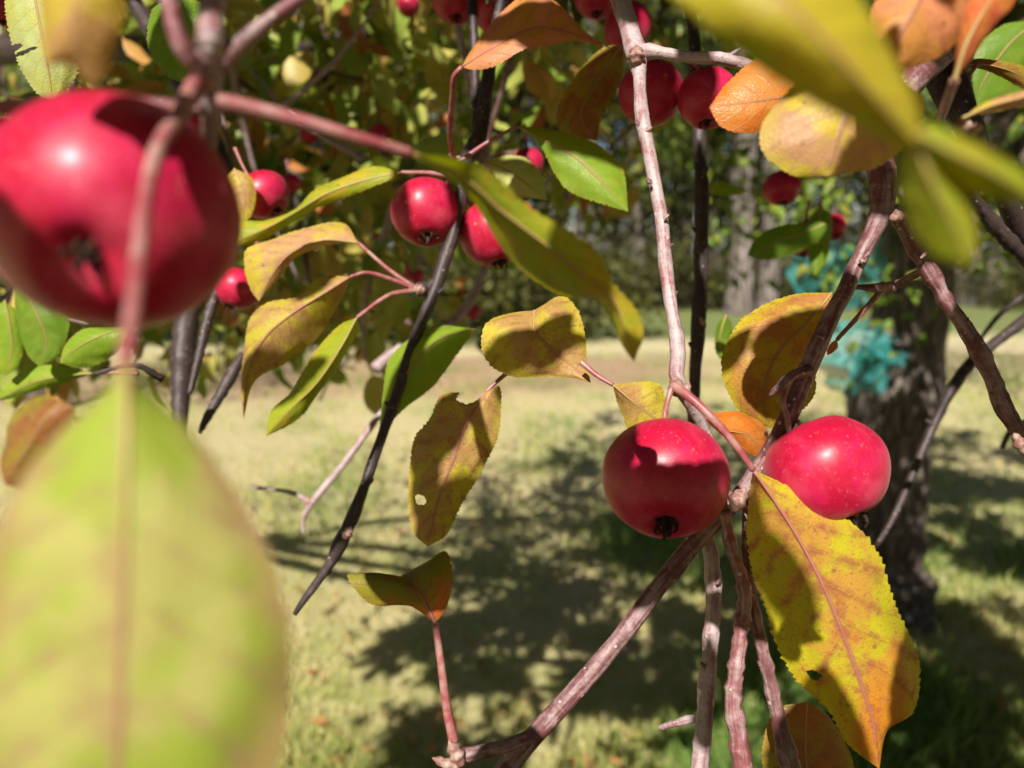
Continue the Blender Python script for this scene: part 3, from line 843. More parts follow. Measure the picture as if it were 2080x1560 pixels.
leaf('elbow', .315, [(1690, 594, 8), (1640, 655, 3), (1582, 714, 0), (1556, 770, 0), (1550, 825, 2), (1566, 870, 6)],
     [(1600, 600, 14), (1517, 640, 12), (1478, 690, 8), (1465, 745, 6), (1482, 806, 6), (1525, 855, 6)],
     [(1695, 650, 6), (1686, 695, 5), (1660, 740, 4), (1656, 795, 5), (1622, 842, 6)],
     'round', 'broad golden brown leaf behind the slanting branch', serr=.0006, teeth=40, pw=9)
leaf('silver', .285, [(1424, 842, 0), (1470, 872, -2), (1520, 885, 0), (1556, 936, 6)], [(1460, 838, 4), (1500, 836, 6), (1545, 858, 8), (1562, 890, 10)], [(1448, 868, 2), (1490, 902, 2), (1530, 926, 4)],
     'orange', 'small bright orange leaf between the two front apples', serr=.0003, pw=9)
leaf('elbow', .29, [(1640, 1425, 4), (1636, 1490, 2), (1640, 1570, 0), (1650, 1660, 0)], [(1580, 1440, 6), (1552, 1495, 6), (1552, 1570, 5), (1590, 1640, 3)], [(1690, 1462, 6), (1728, 1535, 6), (1732, 1600, 5), (1700, 1650, 3)],
     'olive', 'dark shaded leaf at the bottom edge under the yellow leaf')
leaf('silver', .30, [(1245, 782, 0), (1290, 820, 0), (1350, 868, 2), (1370, 900, 4)], [(1290, 776, 4), (1338, 779, 6), (1352, 810, 6)], [(1252, 812, 5), (1264, 842, 6), (1285, 885, 6)],
     'tan', 'plain pale yellow leaf just above the front left apple', pet=[(1180, 735, 6), (1212, 762, 3), (1245, 782, 0)], pw=10)
leaf('centre', .315, [(1085, 630, 14), (1088, 676, 2), (1130, 716, 0), (1165, 745, 0), (1200, 777, -3)], [(1020, 640, 12), (985, 660, 6), (977, 692, 4), (990, 735, 4), (1038, 764, 4), (1100, 766, 2), (1160, 768, 0)], [(1128, 606, 18), (1155, 605, 14), (1178, 640, 8), (1190, 690, 4), (1192, 738, 2)],
     'tan', 'broad curled tan yellow leaf in the centre with toothed edge', serr=.0006, teeth=42, pw=9)
leaf('centre', .335, [(988, 795, 4), (948, 860, 0), (922, 930, -2), (892, 1010, 0), (868, 1110, 4)], [(945, 798, 6), (898, 800, 8), (872, 850, 6), (842, 888, 6), (832, 960, 6), (830, 1040, 6), (842, 1085, 5)], [(1014, 785, 4), (1018, 830, 6), (1008, 895, 6), (982, 950, 6), (940, 1022, 5), (905, 1088, 5)],
     'mottle', 'long mottled olive yellow leaf hanging in the centre over the lawn', pet=[(1060, 735, 8), (1022, 764, 6), (988, 795, 4)], pw=9, holes=[(.05, -.62, .115, .42), (.73, -.52, .026, .18)], serr=.0006, teeth=44)
leaf('centre', .41, [(968, 668, 0), (890, 690, 0), (828, 755, 2), (790, 830, 4), (768, 892, 8)], [(900, 662, 14), (832, 688, 16), (788, 735, 14), (778, 800, 10)], [(925, 725, 6), (880, 785, 8), (822, 830, 8), (788, 865, 8)],
     'green', 'bright green hanging leaf behind the dark drooping twig', serr=.0005, pw=9)
leaf('elbow', .27, [(884, 1266, 0), (858, 1213, 1), (836, 1184, 5), (815, 1170, 12)], [(830, 1230, 3), (756, 1228, 4), (714, 1188, 4), (707, 1167, 7), (772, 1172, 11)], [(904, 1240, 3), (918, 1195, 4), (917, 1150, 6), (905, 1119, 10), (868, 1140, 13)],
     'fan', 'small fan shaped orange and olive leaf on a long pink stalk', pet=[(922, 1508, -4), (908, 1440, -3), (896, 1350, -2), (884, 1266, 0)], pw=17, crinkle=.02)
leaf('centre', .40, [(712, 562, 4), (655, 598, 0), (590, 640, -2), (535, 690, -2), (500, 770, 0), (494, 852, 6)], [(650, 562, 10), (605, 602, 8), (545, 614, 8), (512, 642, 6), (496, 700, 5), (490, 790, 5)], [(700, 595, 14), (672, 645, 14), (640, 692, 14), (580, 738, 12), (520, 772, 9)],
     'mottle', 'folded yellow pink mottled leaf left of the drooping twig', pet=[(842, 586, 18), (790, 566, 12), (745, 554, 8), (712, 562, 4)], pw=9)
leaf('centre', .42, [(728, 493, 0), (655, 488, -2), (590, 515, 0), (552, 560, 2), (526, 612, 4)], [(695, 452, 8), (620, 463, 8), (545, 488, 8), (500, 508, 8), (497, 545, 6), (510, 590, 5)], [(705, 492, 5), (650, 502, 6), (600, 525, 6), (562, 572, 6)],
     'pink', 'yellow and pink leaf right of the small dark apple', pet=[(842, 584, 0), (790, 548, 0), (728, 493, 0)], pw=9)
leaf('centre', .40, [(725, 645, 0), (690, 710, 0), (642, 780, 2), (596, 826, 4), (540, 886, 8)], [(690, 660, 8), (648, 704, 8), (610, 762, 8), (588, 800, 10), (552, 832, 10)], [(728, 672, 10), (692, 735, 12), (652, 792, 12), (622, 835, 10), (590, 862, 10)],
     'yg', 'narrow twisted yellow green leaf hanging over the path', pet=[(840, 590, 16), (790, 600, 8), (725, 645, 0)], pw=10)
leaf('centre', .43, [(815, 350, 4), (735, 368, 2), (660, 395, 0), (610, 425, 0), (545, 462, 2), (470, 495, 4)], [(760, 338, 8), (690, 362, 8), (635, 388, 10), (600, 425, 10), (535, 448, 9), (480, 452, 8)], [(790, 366, 3), (705, 400, 4), (640, 425, 5), (600, 448, 8), (535, 486, 8), (475, 504, 6)],
     'yg', 'long twisted leaf, yellow then green, beside the middle apple', pet=[(935, 365, 8), (880, 352, 6), (815, 350, 4)], pw=9)
leaf('centre', .40, [(1050, 256, 6), (1108, 286, 2), (1165, 316, 0), (1220, 368, -2), (1276, 430, -2)], [(1110, 262, 10), (1205, 288, 10), (1264, 340, 6), (1273, 395, 2)], [(1100, 300, 4), (1122, 345, 4), (1155, 388, 3), (1215, 412, 0)],
     'green', 'green toothed leaf pointing down right with sunlit tip', pet=[(930, 332, 10), (980, 296, 8), (1050, 256, 6)], pw=9, serr=.0006)
leaf('centre', .44, [(985, 328, 4), (1040, 352, 0), (1112, 407, 0)], [(1020, 316, 8), (1065, 320, 8), (1098, 352, 5)], [(1000, 352, 3), (1022, 390, 2), (1065, 400, 1)],
     'pale', 'small pale yellow leaf beside the middle apple pair', serr=.0005, pw=8)
leaf('centre', .36, [(938, 136, 4), (1005, 95, 0), (1085, 58, 0), (1160, 68, 4), (1242, 98, 8)], [(950, 112, 8), (992, 55, 10), (1052, -5, 12), (1090, -28, 13), (1135, 8, 12), (1190, 66, 10)], [(962, 142, 2), (1005, 134, -2), (1062, 102, -3), (1118, 92, 0), (1170, 84, 4)],
     'salmon', 'salmon orange leaf across the top centre', pet=[(922, 322, 60), (914, 270, 40), (920, 190, 14), (922, 155, 6), (938, 136, 4)], pw=12, serr=.0005)
leaf('silver', .40, [(1265, 88, 0), (1215, 165, 0), (1180, 235, 0), (1212, 286, 4)], [(1225, 98, 4), (1170, 150, 5), (1132, 225, 6), (1140, 268, 6)], [(1268, 120, 4), (1256, 180, 5), (1226, 232, 5)],
     'olive', 'shaded olive brown leaf left of the silvery branch', pw=9)
leaf('silver', .255, [(1740, 178, 6), (1640, 190, 2), (1540, 205, 0), (1440, 218, 2)], [(1680, 120, 8), (1610, 130, 7), (1540, 118, 6), (1480, 165, 5)], [(1690, 245, 6), (1600, 252, 4), (1520, 270, 2), (1465, 258, 2)],
     'orange', 'bright orange leaf tip overlapping the shaded apple pair', serr=.0004)
leaf('corner', .205, [(1790, 110, 4), (1740, 190, 0), (1706, 270, -1), (1682, 358, 2)], [(1690, 130, 8), (1600, 185, 7), (1546, 260, 6), (1552, 312, 5), (1610, 356, 4)], [(1840, 168, 8), (1876, 215, 8), (1862, 268, 7), (1790, 335, 5), (1735, 350, 4)],
     'pink', 'round yellow leaf with pink blotches below the orange leaf', serr=.0005, teeth=40, pw=8)
leaf('corner', .082, [(1480, -160, 4), (1580, -20, 0), (1680, 90, 0), (1770, 190, 2), (1868, 300, 6)], [(1310, -90, 6), (1420, 40, 4), (1560, 150, 6), (1700, 235, 8), (1800, 290, 8)], [(1660, -90, 6), (1770, 20, 6), (1815, 120, 6), (1862, 210, 6)],
     'yg', 'very blurred yellow leaf slanting over the upper right', pw=22, serr=.0002)
leaf('corner', .086, [(1862, 270, 0), (1945, 315, 0), (2030, 360, 2), (2120, 420, 6)], [(1900, 252, 5), (1985, 282, 5), (2070, 335, 5)], [(1885, 320, 5), (1950, 385, 6), (2040, 410, 6)],
     'yg', 'blurred yellow leaf lobe pointing to the right edge', pw=20, serr=.0002)
leaf('corner', .088, [(1856, 270, 0), (1888, 360, 0), (1930, 450, 2), (1966, 546, 6)], [(1826, 330, 5), (1836, 410, 5), (1895, 520, 6)], [(1905, 310, 5), (1955, 390, 5), (1986, 490, 6)],
     'yg', 'blurred yellow green leaf lobe pointing down at the right', pw=20, serr=.0002)
leaf('corner', .18, [(1910, -80, 4), (1870, 0, 0), (1830, 70, 0), (1795, 128, 2)], [(1830, -60, 6), (1775, 10, 6), (1768, 80, 5), (1775, 115, 4)], [(2010, -40, 6), (1985, 30, 6), (1930, 100, 5), (1850, 138, 4)],
     'salmon', 'orange brown leaf in the upper right corner', serr=.0004)
leaf('corner', .17, [(1938, 165, 2), (1960, 95, 0), (2000, 20, 0), (2060, -60, 4)], [(1940, 120, 3), (1950, 60, 3), (1975, -10, 4)], [(1965, 130, 3), (2010, 65, 3), (2065, -5, 4)],
     'redor', 'narrow coral red leaf standing on a red stalk in the upper right', pet=[(1912, 235, 90), (1925, 200, 40), (1938, 165, 2)], pw=24, serr=.0003)
leaf('corner', .19, [(1955, 240, 0), (2010, 216, 0), (2070, 200, 0), (2160, 180, 3)], [(2000, 208, 2), (2070, 186, 3), (2130, 170, 3)], [(2010, 226, 10), (2070, 214, 14), (2130, 205, 12)],
     'pink', 'edge-on yellow leaf with red rim at the right edge', pw=18, serr=.0002)
leaf('corner', .45, [(2110, 40, 0), (2050, 90, 0), (1995, 170, 4), (1985, 215, 6)], [(2040, 50, 4), (1985, 95, 4), (1975, 160, 5)], [(2110, 110, 5), (2070, 190, 6), (2020, 215, 6)], 'dgreen', 'dark green shaded leaf at the upper right edge')
leaf('corner', .34, [(1935, 140, 0), (1985, 130, 0), (2040, 140, 2), (2100, 165, 4)], [(1975, 120, 3), (2040, 125, 3), (2090, 140, 4)], [(1990, 140, 5), (2040, 160, 6), (2080, 180, 6)], 'olive', 'thin olive leaf at the upper right on a red stalk', pet=[(1925, 215, 0), (1960, 165, 0), (1985, 130, 0)], pw=10)
leaf('spur', .32, [(60, -60, 4), (78, 30, 0), (95, 120, 0), (108, 206, 4)], [(10, -20, 5), (18, 60, 5), (38, 130, 4), (75, 190, 4)], [(120, -30, 5), (160, 60, 6), (160, 140, 6), (130, 190, 5)],
     'pale', 'pale green toothed leaf with a torn cut at the upper left', holes=[(.62, -.62, .014, .45), (.57, -.9, .022, .25)], serr=.0007, teeth=34)
leaf('spur', .105, [(170, -120, 2), (160, -20, 0), (150, 60, 0), (190, 175, 4)], [(90, -60, 4), (82, 40, 4), (92, 130, 4), (135, 130, 4)], [(240, -60, 4), (252, 30, 4), (236, 90, 4), (205, 160, 4)],
     'tan', 'blurred amber brown leaf at the upper left', serr=.0003)
for pth in ([(405, 135, .139, 34), (375, 105, .137, 36), (352, 40, .136, 36), (335, -60, .136, 34)], [(430, 150, .141, 44), (470, 105, .145, 36), (530, 55, .15, 30), (610, -5, .156, 26), (700, -70, .16, 24)], [(410, 222, .145, 26), (330, 214, .142, 28), (220, 206, .14, 28), (100, 210, .138, 30), (-40, 222, .136, 34)]):
    b = MB(); q, rr = pts3(pth); b.tube(q, rr, 10, 40, .12); b.build('twig', BK['pink'], BR['spur'], q[0])
leaf('spur', .30, [(360, -10, 0), (352, 60, 0), (372, 120, 2), (410, 175, 4)], [(310, 20, 5), (300, 90, 5), (340, 155, 5)], [(430, 20, 5), (440, 90, 5), (435, 150, 5)], 'dgreen', 'dark green shaded leaf behind the spur above the large apple')
leaf('upright', .60, [(1690, 450, 0), (1640, 470, 0), (1580, 490, 2), (1518, 518, 4)], [(1640, 452, 4), (1570, 462, 5), (1530, 490, 5)], [(1660, 490, 4), (1600, 520, 5), (1550, 528, 5)], 'dgreen', 'dark green shaded leaf left of the dull red apple')
leaf('upright', .62, [(1668, 420, 0), (1664, 460, 0), (1660, 500, 2), (1656, 560, 4)], [(1645, 440, 4), (1640, 490, 5), (1645, 540, 5)], [(1690, 440, 4), (1685, 500, 5), (1672, 540, 5)], 'dgreen', 'dark green leaf hanging between the two dark apples on the right')
leaf('upright', .58, [(1425, 380, 0), (1470, 385, 0), (1520, 388, 2)], [(1460, 370, 3), (1500, 378, 3)], [(1460, 398, 3), (1500, 396, 3)], 'green', 'small green leaf right of the dark upright shoot')
leaf('left_low', .44, [(476, 342, 2), (496, 390, 0), (494, 455, 2)], [(456, 365, 4), (452, 400, 4), (465, 440, 3)], [(510, 360, 4), (520, 400, 4), (512, 435, 3)], 'tan', 'yellow oval leaf in front of the lined apple', pw=8)
leaf('left_low', .40, [(262, 662, 8), (205, 682, 0), (160, 705, 0), (122, 738, 4)], [(225, 664, 6), (165, 670, 5), (130, 705, 5)], [(258, 690, 4), (222, 728, 6), (170, 748, 6)], 'green', 'bright green leaf under the large apple')
leaf('left_low', .45, [(190, 758, 0), (120, 765, 0), (60, 780, 2), (-10, 815, 5)], [(130, 745, 5), (60, 745, 6), (10, 785, 6)], [(140, 775, 5), (70, 795, 6), (20, 810, 6)], 'green', 'flat green leaf reaching the left edge under the large apple', pet=[(280, 760, 0), (235, 757, 0), (190, 758, 0)], pw=8)
leaf('left_low', .43, [(40, 560, 0), (75, 640, 0), (95, 690, 3), (80, 745, 6)], [(30, 610, 5), (40, 670, 6), (55, 720, 6)], [(100, 600, 5), (140, 650, 6), (120, 720, 6)], 'dgreen', 'deep green shaded leaf at the left under the large apple')
leaf('left_low', .44, [(10, 610, 0), (20, 660, 0), (25, 710, 2), (10, 765, 5)], [(-30, 640, 4), (-25, 700, 5), (-10, 750, 5)], [(40, 640, 4), (48, 700, 5), (35, 745, 5)], 'green', 'green leaf cut by the left edge under the large apple')
leaf('left_low', .165, [(128, 815, 2), (90, 850, 0), (60, 905, 0), (10, 985, 4)], [(75, 805, 12), (32, 835, 14), (14, 890, 12), (0, 940, 8)], [(150, 830, 2), (135, 890, 3), (105, 940, 4), (50, 990, 5)], 'olive', 'blurred brown curled leaf at the left edge above the huge leaf')
leaf('upright', .46, [(1475, 640, 0), (1466, 668, 0), (1462, 695, 2), (1470, 735, 4)], [(1460, 655, 4), (1452, 690, 5), (1456, 720, 5)], [(1485, 655, 4), (1490, 695, 5), (1482, 725, 5)], 'dgreen', 'dark green leaf tip behind the broad golden leaf')
# pink bare stalks at the fork of the right branch
leaf('fork', .33, [(1700, 690, 0), (1690, 705, 0), (1680, 722, 1)], [(1690, 695, 1), (1680, 710, 1)], [(1702, 705, 1), (1692, 716, 1)], 'redor', 'stub of a leaf on a long pink stalk right of the golden leaf', pet=[(1795, 585, 4), (1755, 630, 2), (1700, 690, 0)], pw=11)
b = MB(); q, rr = pts3([(1880, 545, .285, 20), (1855, 560, .30, 16), (1815, 580, .325, 18), (1780, 585, .33, 20), (1735, 583, .33, 8), (1700, 585, .33, 5)]); b.tube(q, rr, 10, 30, .25)
b.build('twig', BK['red'], BR['fork'], q[0]); bud('fork', 1800, 583, .322, 26, 44, -1.3)

# ------------------------------------------------------------------ apples
APPLES = []
def apple(cx, cy, dia, d, label, axis=(0, -.35, -1), squash=.92, stem=None, sw=7, group=None, res=1.0, calyx=True, cal=1.):
    """axis: direction (right, towards camera, up) in which the calyx end points"""
    R = dia * .5 * d / F
    c = W(cx, cy, d)
    APPLES.append((cx, cy, dia, d))
    ax = (RIGHT * axis[0] - FWD * axis[1] + UP * axis[2]).normalized()
    x = ax.orthogonal().normalized(); y = ax.cross(x)
    nu, nv = int(44 * res), int(48 * res)
    V = []; UVs = []; ph = random.uniform(0, 6)
    for i in range(nu + 1):
        f = math.pi * i / nu        # 0 = stem end, pi = calyx end
        s, co = math.sin(f), math.cos(f)
        for j in range(nv):
            th = 2 * math.pi * j / nv
            lob = 1 + .018 * math.cos(5 * th + ph) * (f / math.pi) ** 2 + .012 * math.cos(2 * th + ph * 2)
            r = R * s * (1 + .03 * co) * lob * (1 + .03 * mnoise.noise(Vector((s * math.cos(th) * 1.3 + cx, s * math.sin(th) * 1.3, co * 1.3))))
            z = -R * squash * (co - .36 * math.exp(-(f / .30) ** 2) + .20 * math.exp(-((math.pi - f) / .26) ** 2))
            V.append(c + (x * math.cos(th) + y * math.sin(th)) * r + ax * z); UVs.append((j / nv, i / nu))
    Fs = [(i*nv + j, i*nv + (j+1) % nv, (i+1)*nv + (j+1) % nv, (i+1)*nv + j) for i in range(nu) for j in range(nv)]
    b = MB(); b.add(V, Fs, UVs)
    o = b.build('apple', M_APPLE, None, c)
    tag(o, label, 'apple', group or 'red crab apples on the tree')
    if calyx:
        b = MB(); e = c + ax * R * squash * .80; R0 = R; R = R * cal
        pit = [e + (x * math.cos(t) + y * math.sin(t)) * R * .13 + ax * R * .02 for t in np.linspace(0, 2 * math.pi, 11)[:-1]]
        b.add(pit + [e - ax * R * .04], [(k, (k + 1) % 10, 10) for k in range(10)])
        for k in range(6):
            t = 2 * math.pi * k / 6 + ph
            o1 = x * math.cos(t) + y * math.sin(t); t1 = x * -math.sin(t) + y * math.cos(t)
            cl = random.uniform(.02, .24); ln = random.uniform(.10, .30)
            p = [e + o1 * R * .12, e + o1 * R * (.12 + cl * .6) + ax * R * ln * .45, e + o1 * R * (.06 + cl) + ax * R * ln, e + o1 * R * cl * .7 + ax * R * (ln + .05)]
            b.tube(p, [R * .04, R * .034, R * .02, R * .004], 6, 8, .4)
        b.tube([e, e + ax * R * .20, e + ax * R * .36 + x * R * .05], [R * .09, R * .065, R * .02], 7, 8, .3)
        b.build('calyx', M_CALYX, o, e); R = R0
    st = c - ax * R * squash * .60
    if stem is None:
        side = x * random.uniform(-.5, .5) + y * random.uniform(-.5, .5)
        path = [st, st - ax * R * .7 + side * R * .2, st - ax * R * 1.5 + UP * R * .4 + side * R * .5]
    else:
        path = [st] + [W(*q) for q in stem]
    b = MB(); w = sw * .5 * d / F
    b.tube(path, [w * .9] + [w] * (len(path) - 2) + [w * 1.35], 9, 24, .1)
    b.build('stem', PET, o, st)
    return o

apple(1352, 972, 254, .262, 'sharp red apple front and centre right, its left side in shadow', (-.12, .62, -.66), .94, [(1350, 850, .265), (1356, 815, .268), (1366, 784, .27)], 11)
apple(1677, 957, 242, .272, 'sharp red apple half behind the veined yellow leaf', (.33, .36, -.86), .92, [(1610, 850, .275), (1560, 920, .279), (1515, 1000, .284)], 9)
apple(233, 437, 478, .134, 'very large out of focus apple at the left', (.18, .87, -.58), .94, [(330, 270, .139), (355, 235, .139), (395, 190, .139), (415, 150, .138)], 36, cal=.68)
apple(866, 432, 144, .435, 'apple left of the middle pair with its calyx pointing down', (.1, .45, -.88), .95, [(905, 375, .437), (930, 345, .435)], 8)
apple(1000, 474, 136, .44, 'apple right of the middle pair, half covered by the folded leaf', (.25, .1, -.95), 1.0, [(960, 420, .44), (945, 385, .437), (948, 340, .432)], 8)
apple(481, 586, 90, .50, 'small dark red apple just right of the large apple, below the pink leaf', (-.3, .2, -.9), .95, None, 6)
apple(537, 396, 100, .47, 'apple crossed by a thin shadow line behind the yellow oval leaf', (.5, .1, -.6), .95, None, 6)
apple(592, 372, 42, .85, 'tiny apple touching the right side of the lined apple', (.2, .1, -1), .95, None, 4, res=.6)
apple(1322, 190, 132, .385, 'deeply shaded apple behind the silvery branch near the top', (-.3, .25, -.9), .97, [(1330, 120, .37), (1312, 112, .33)], 7)
apple(1438, 200, 120, .37, 'shaded apple with one lit shoulder beside the bright orange leaf', (-.1, .2, -1), 1.02, [(1420, 140, .36), (1390, 118, .31)], 7)
apple(1275, 58, 96, .44, 'apple near the top half hidden by the dark bend of the silvery branch', (-.1, .1, -1), 1.1, None, 6)
apple(1212, -8, 92, .46, 'apple cut by the top edge right of the salmon leaf', (0, .2, -1), .95, None, 6)
apple(928, -4, 104, .50, 'brown red apple cut by the top edge left of the dark twigs', (0, .2, -1), .95, None, 6)
apple(1010, 20, 100, .50, 'apple behind the dark twigs and the salmon leaf at the top', (.1, .2, -1), .95, None, 6)
apple(830, 12, 46, .95, 'small blurred apple at the top edge left of the middle', (0, .1, -1), .95, None, 4, res=.6)
apple(1588, 382, 74, .62, 'dark shaded apple below the round yellow leaf', (0, .2, -1), .95, None, 5, res=.7)
apple(1690, 462, 56, .68, 'dark apple at the right behind the top of the slanting branch', (.2, .5, -.8), .95, None, 5, res=.7)
apple(1632, 486, 66, .66, 'dull red apple above the green netting', (-.1, .2, -1), 1.1, None, 5, res=.7)
apple(1072, 332, 66, .52, 'dark apple behind the small pale leaf', (0, .1, -1), .95, None, 5, res=.7)
apple(1052, 438, 66, .50, 'dark apple tucked behind the folded leaf below the small pale leaf', (0, .1, -1), .95, None, 5, res=.7)
apple(814, 550, 38, 1.05, 'left one of two tiny blurred apples beside the drooping twig', (0, .1, -1), .95, None, 4, res=.5)
apple(846, 560, 34, 1.08, 'right one of two tiny blurred apples beside the drooping twig', (0, .1, -1), .95, None, 4, res=.5)
apple(960, 633, 34, 1.2, 'tiny blurred apple above the broad curled tan leaf', (0, .1, -1), .95, None, 4, res=.5)
apple(8, 18, 70, .55, 'apple in the upper left corner', (.1, .2, -1), .95, None, 5, res=.7)
apple(8, 268, 60, .6, 'apple at the left edge just above the large apple', (.1, .2, -1), .95, None, 5, res=.7)
apple(408, 255, 58, .55, 'small apple behind the spur above the large apple', (.1, .1, -1), 1.1, None, 5, res=.7)
apple(628, 272, 40, 1.0, 'blurred apple under the soft pink stalk in the leaves', (0, .1, -1), .95, None, 4, res=.5)
apple(770, 272, 44, .98, 'blurred dark apple under the soft pink stalk near the middle', (0, .1, -1), .95, None, 4, res=.5)
apple(768, 470, 32, 1.2, 'tiny blurred apple left of the middle pair', (0, .1, -1), .95, None, 4, res=.5)

# ------------------------------------------------------------------ shade map of the lawn as the photograph shows it
def in_poly(x, y, P):
    c = False
    for i in range(len(P)):
        x1, y1 = P[i]; x2, y2 = P[i - 1]
        if (y1 > y) != (y2 > y) and x < (x2 - x1) * (y - y1) / (y2 - y1) + x1: c = not c
    return c
DARK = [([(1240, 810), (1480, 800), (1750, 900), (1760, 1300), (1400, 1330), (1000, 1260), (900, 1180), (930, 1040), (1080, 1000), (1130, 900)], .80),
        ([(1040, 1180), (1800, 1180), (1860, 1700), (560, 1700), (760, 1420), (800, 1290)], .62),
        ([(1850, 880), (2250, 860), (2250, 1140), (1850, 1200)], .75),
        ([(1850, 1230), (2250, 1200), (2250, 1700), (1850, 1700)], .42)]
def want_dark(px, py):
    for P, p in DARK:
        if in_poly(px, py, P): return p
    return 0.0
def landing(p):
    t = p[2] / LDIR.z
    return Vector(p) - LDIR * t
def hits_hero(p):
    """would a leaf here put its shade on the near branches and fruit?"""
    p = Vector(p)
    for y in (.05, .075, .1, .15, .2, .3, .4, .5):
        if p.y < y:
            t = (p.y - y) / LDIR.y
            q = project(p - LDIR * t)
            m = max(90, .042 * F / q[2]) if q else 0
            if q and t > 0 and -m < q[0] < 2080 + m and -m < q[1] < 1560 + m: return True
    return False

NETP = [W(px, py, 2.75) for px, py in ((1640, 520), (1680, 600), (1650, 740), (1720, 760), (1790, 700), (1740, 660))]
def hits_net(p):
    p = Vector(p)
    for c in NETP:
        d = p - c; t = d.dot(LDIR)
        if t > 0 and (d - LDIR * t).length < .15: return True
    return False
def hits_back(p):
    p = Vector(p)
    for y in (.9, 1.2, 1.6, 2.0):
        if p.y < y:
            q = project(p - LDIR * ((p.y - y) / LDIR.y))
            if q and -150 < q[0] < 1020 and -150 < q[1] < 500: return True
    return False
crown = MB()
cnt = 0
rs = random.Random(21)
while cnt < 2500:
    px, py = rs.uniform(520, 2250), rs.uniform(800, 1700)
    p = want_dark(px, py)
    if p == 0: continue
    gpt = ground_at(px, py)
    # clumps: keep gaps the size of a hand or two
    nz = mnoise.noise(Vector((gpt.x * 3.2, gpt.y * 2.4, 1.3))) + .8 * mnoise.noise(Vector((gpt.x * 9, gpt.y * 6.5, 5.)))
    if nz < .52 - p * .85: continue
    # equal chance per ground area, not per pixel
    if rs.random() > (gpt.y / 7.0) ** 2 * 1.2 + .12: continue
    h = rs.uniform(1.75, 3.1)
    Q = gpt + LDIR * (h / LDIR.z)
    if in_view(Q, 160) or hits_hero(Q) or hits_net(Q) or (rs.random() < .7 and hits_back(Q)): continue
    for _ in range(9):
        q = Q + LDIR * rs.gauss(0, .05) + Vector((rs.gauss(0, .017), rs.gauss(0, .017), 0))
        add_lo(crown, q, rdir(.6), (rs.gauss(-.2, .6), rs.gauss(-.9, .6), 1), rs.uniform(.9, 1.4))
    cnt += 1

n_over = 0  # extra unseen crown leaves added overhead to block sky light
while n_over < 3200:
    Q = Vector((rs.uniform(-2.8, 3.0), -3.4 + 4.4 * rs.random() ** 1.2, rs.uniform(1.75, 3.3)))
    if in_view(Q, 160) or hits_hero(Q) or hits_net(Q) or mnoise.noise(Q * 2.2) < -.25 or (rs.random() < .9 and hits_back(Q)): continue
    lp = project(landing(Q))
    if lp and -200 < lp[0] < 2280 and 560 < lp[1] < 1640 and rs.random() > want_dark(lp[0], lp[1]) * .25: continue
    for _ in range(7):
        q = Q + Vector((rs.gauss(0, .06), rs.gauss(0, .06), rs.gauss(0, .05)))
        if hits_hero(q): continue
        add_lo(crown, q, rdir(.6), (rs.gauss(-.2, .8), rs.gauss(-.7, .8), 1), rs.uniform(.9, 1.4))
    n_over += 1
TX, TY = ground_at(1778, 1235).xy
for _ in range(130):
    c = Vector((TX + rs.uniform(-.16, .2), TY - .1, rs.uniform(.0, 1.4)))
    if mnoise.noise(Vector((c.x * 7, c.z * 3.2, 2.))) < -.05 and c.x < TX + .03: continue
    Q = c + LDIR * rs.uniform(1.2, 2.4)
    if Q.z < 1.75 or in_view(Q, 160) or hits_hero(Q) or hits_net(Q): continue
    for _ in range(5):
        add_lo(crown, Q + Vector((rs.gauss(0, .03), rs.gauss(0, .03), rs.gauss(0, .04))), rdir(.6), (rs.gauss(-.2, .8), rs.gauss(-.7, .8), 1), rs.uniform(.8, 1.25))

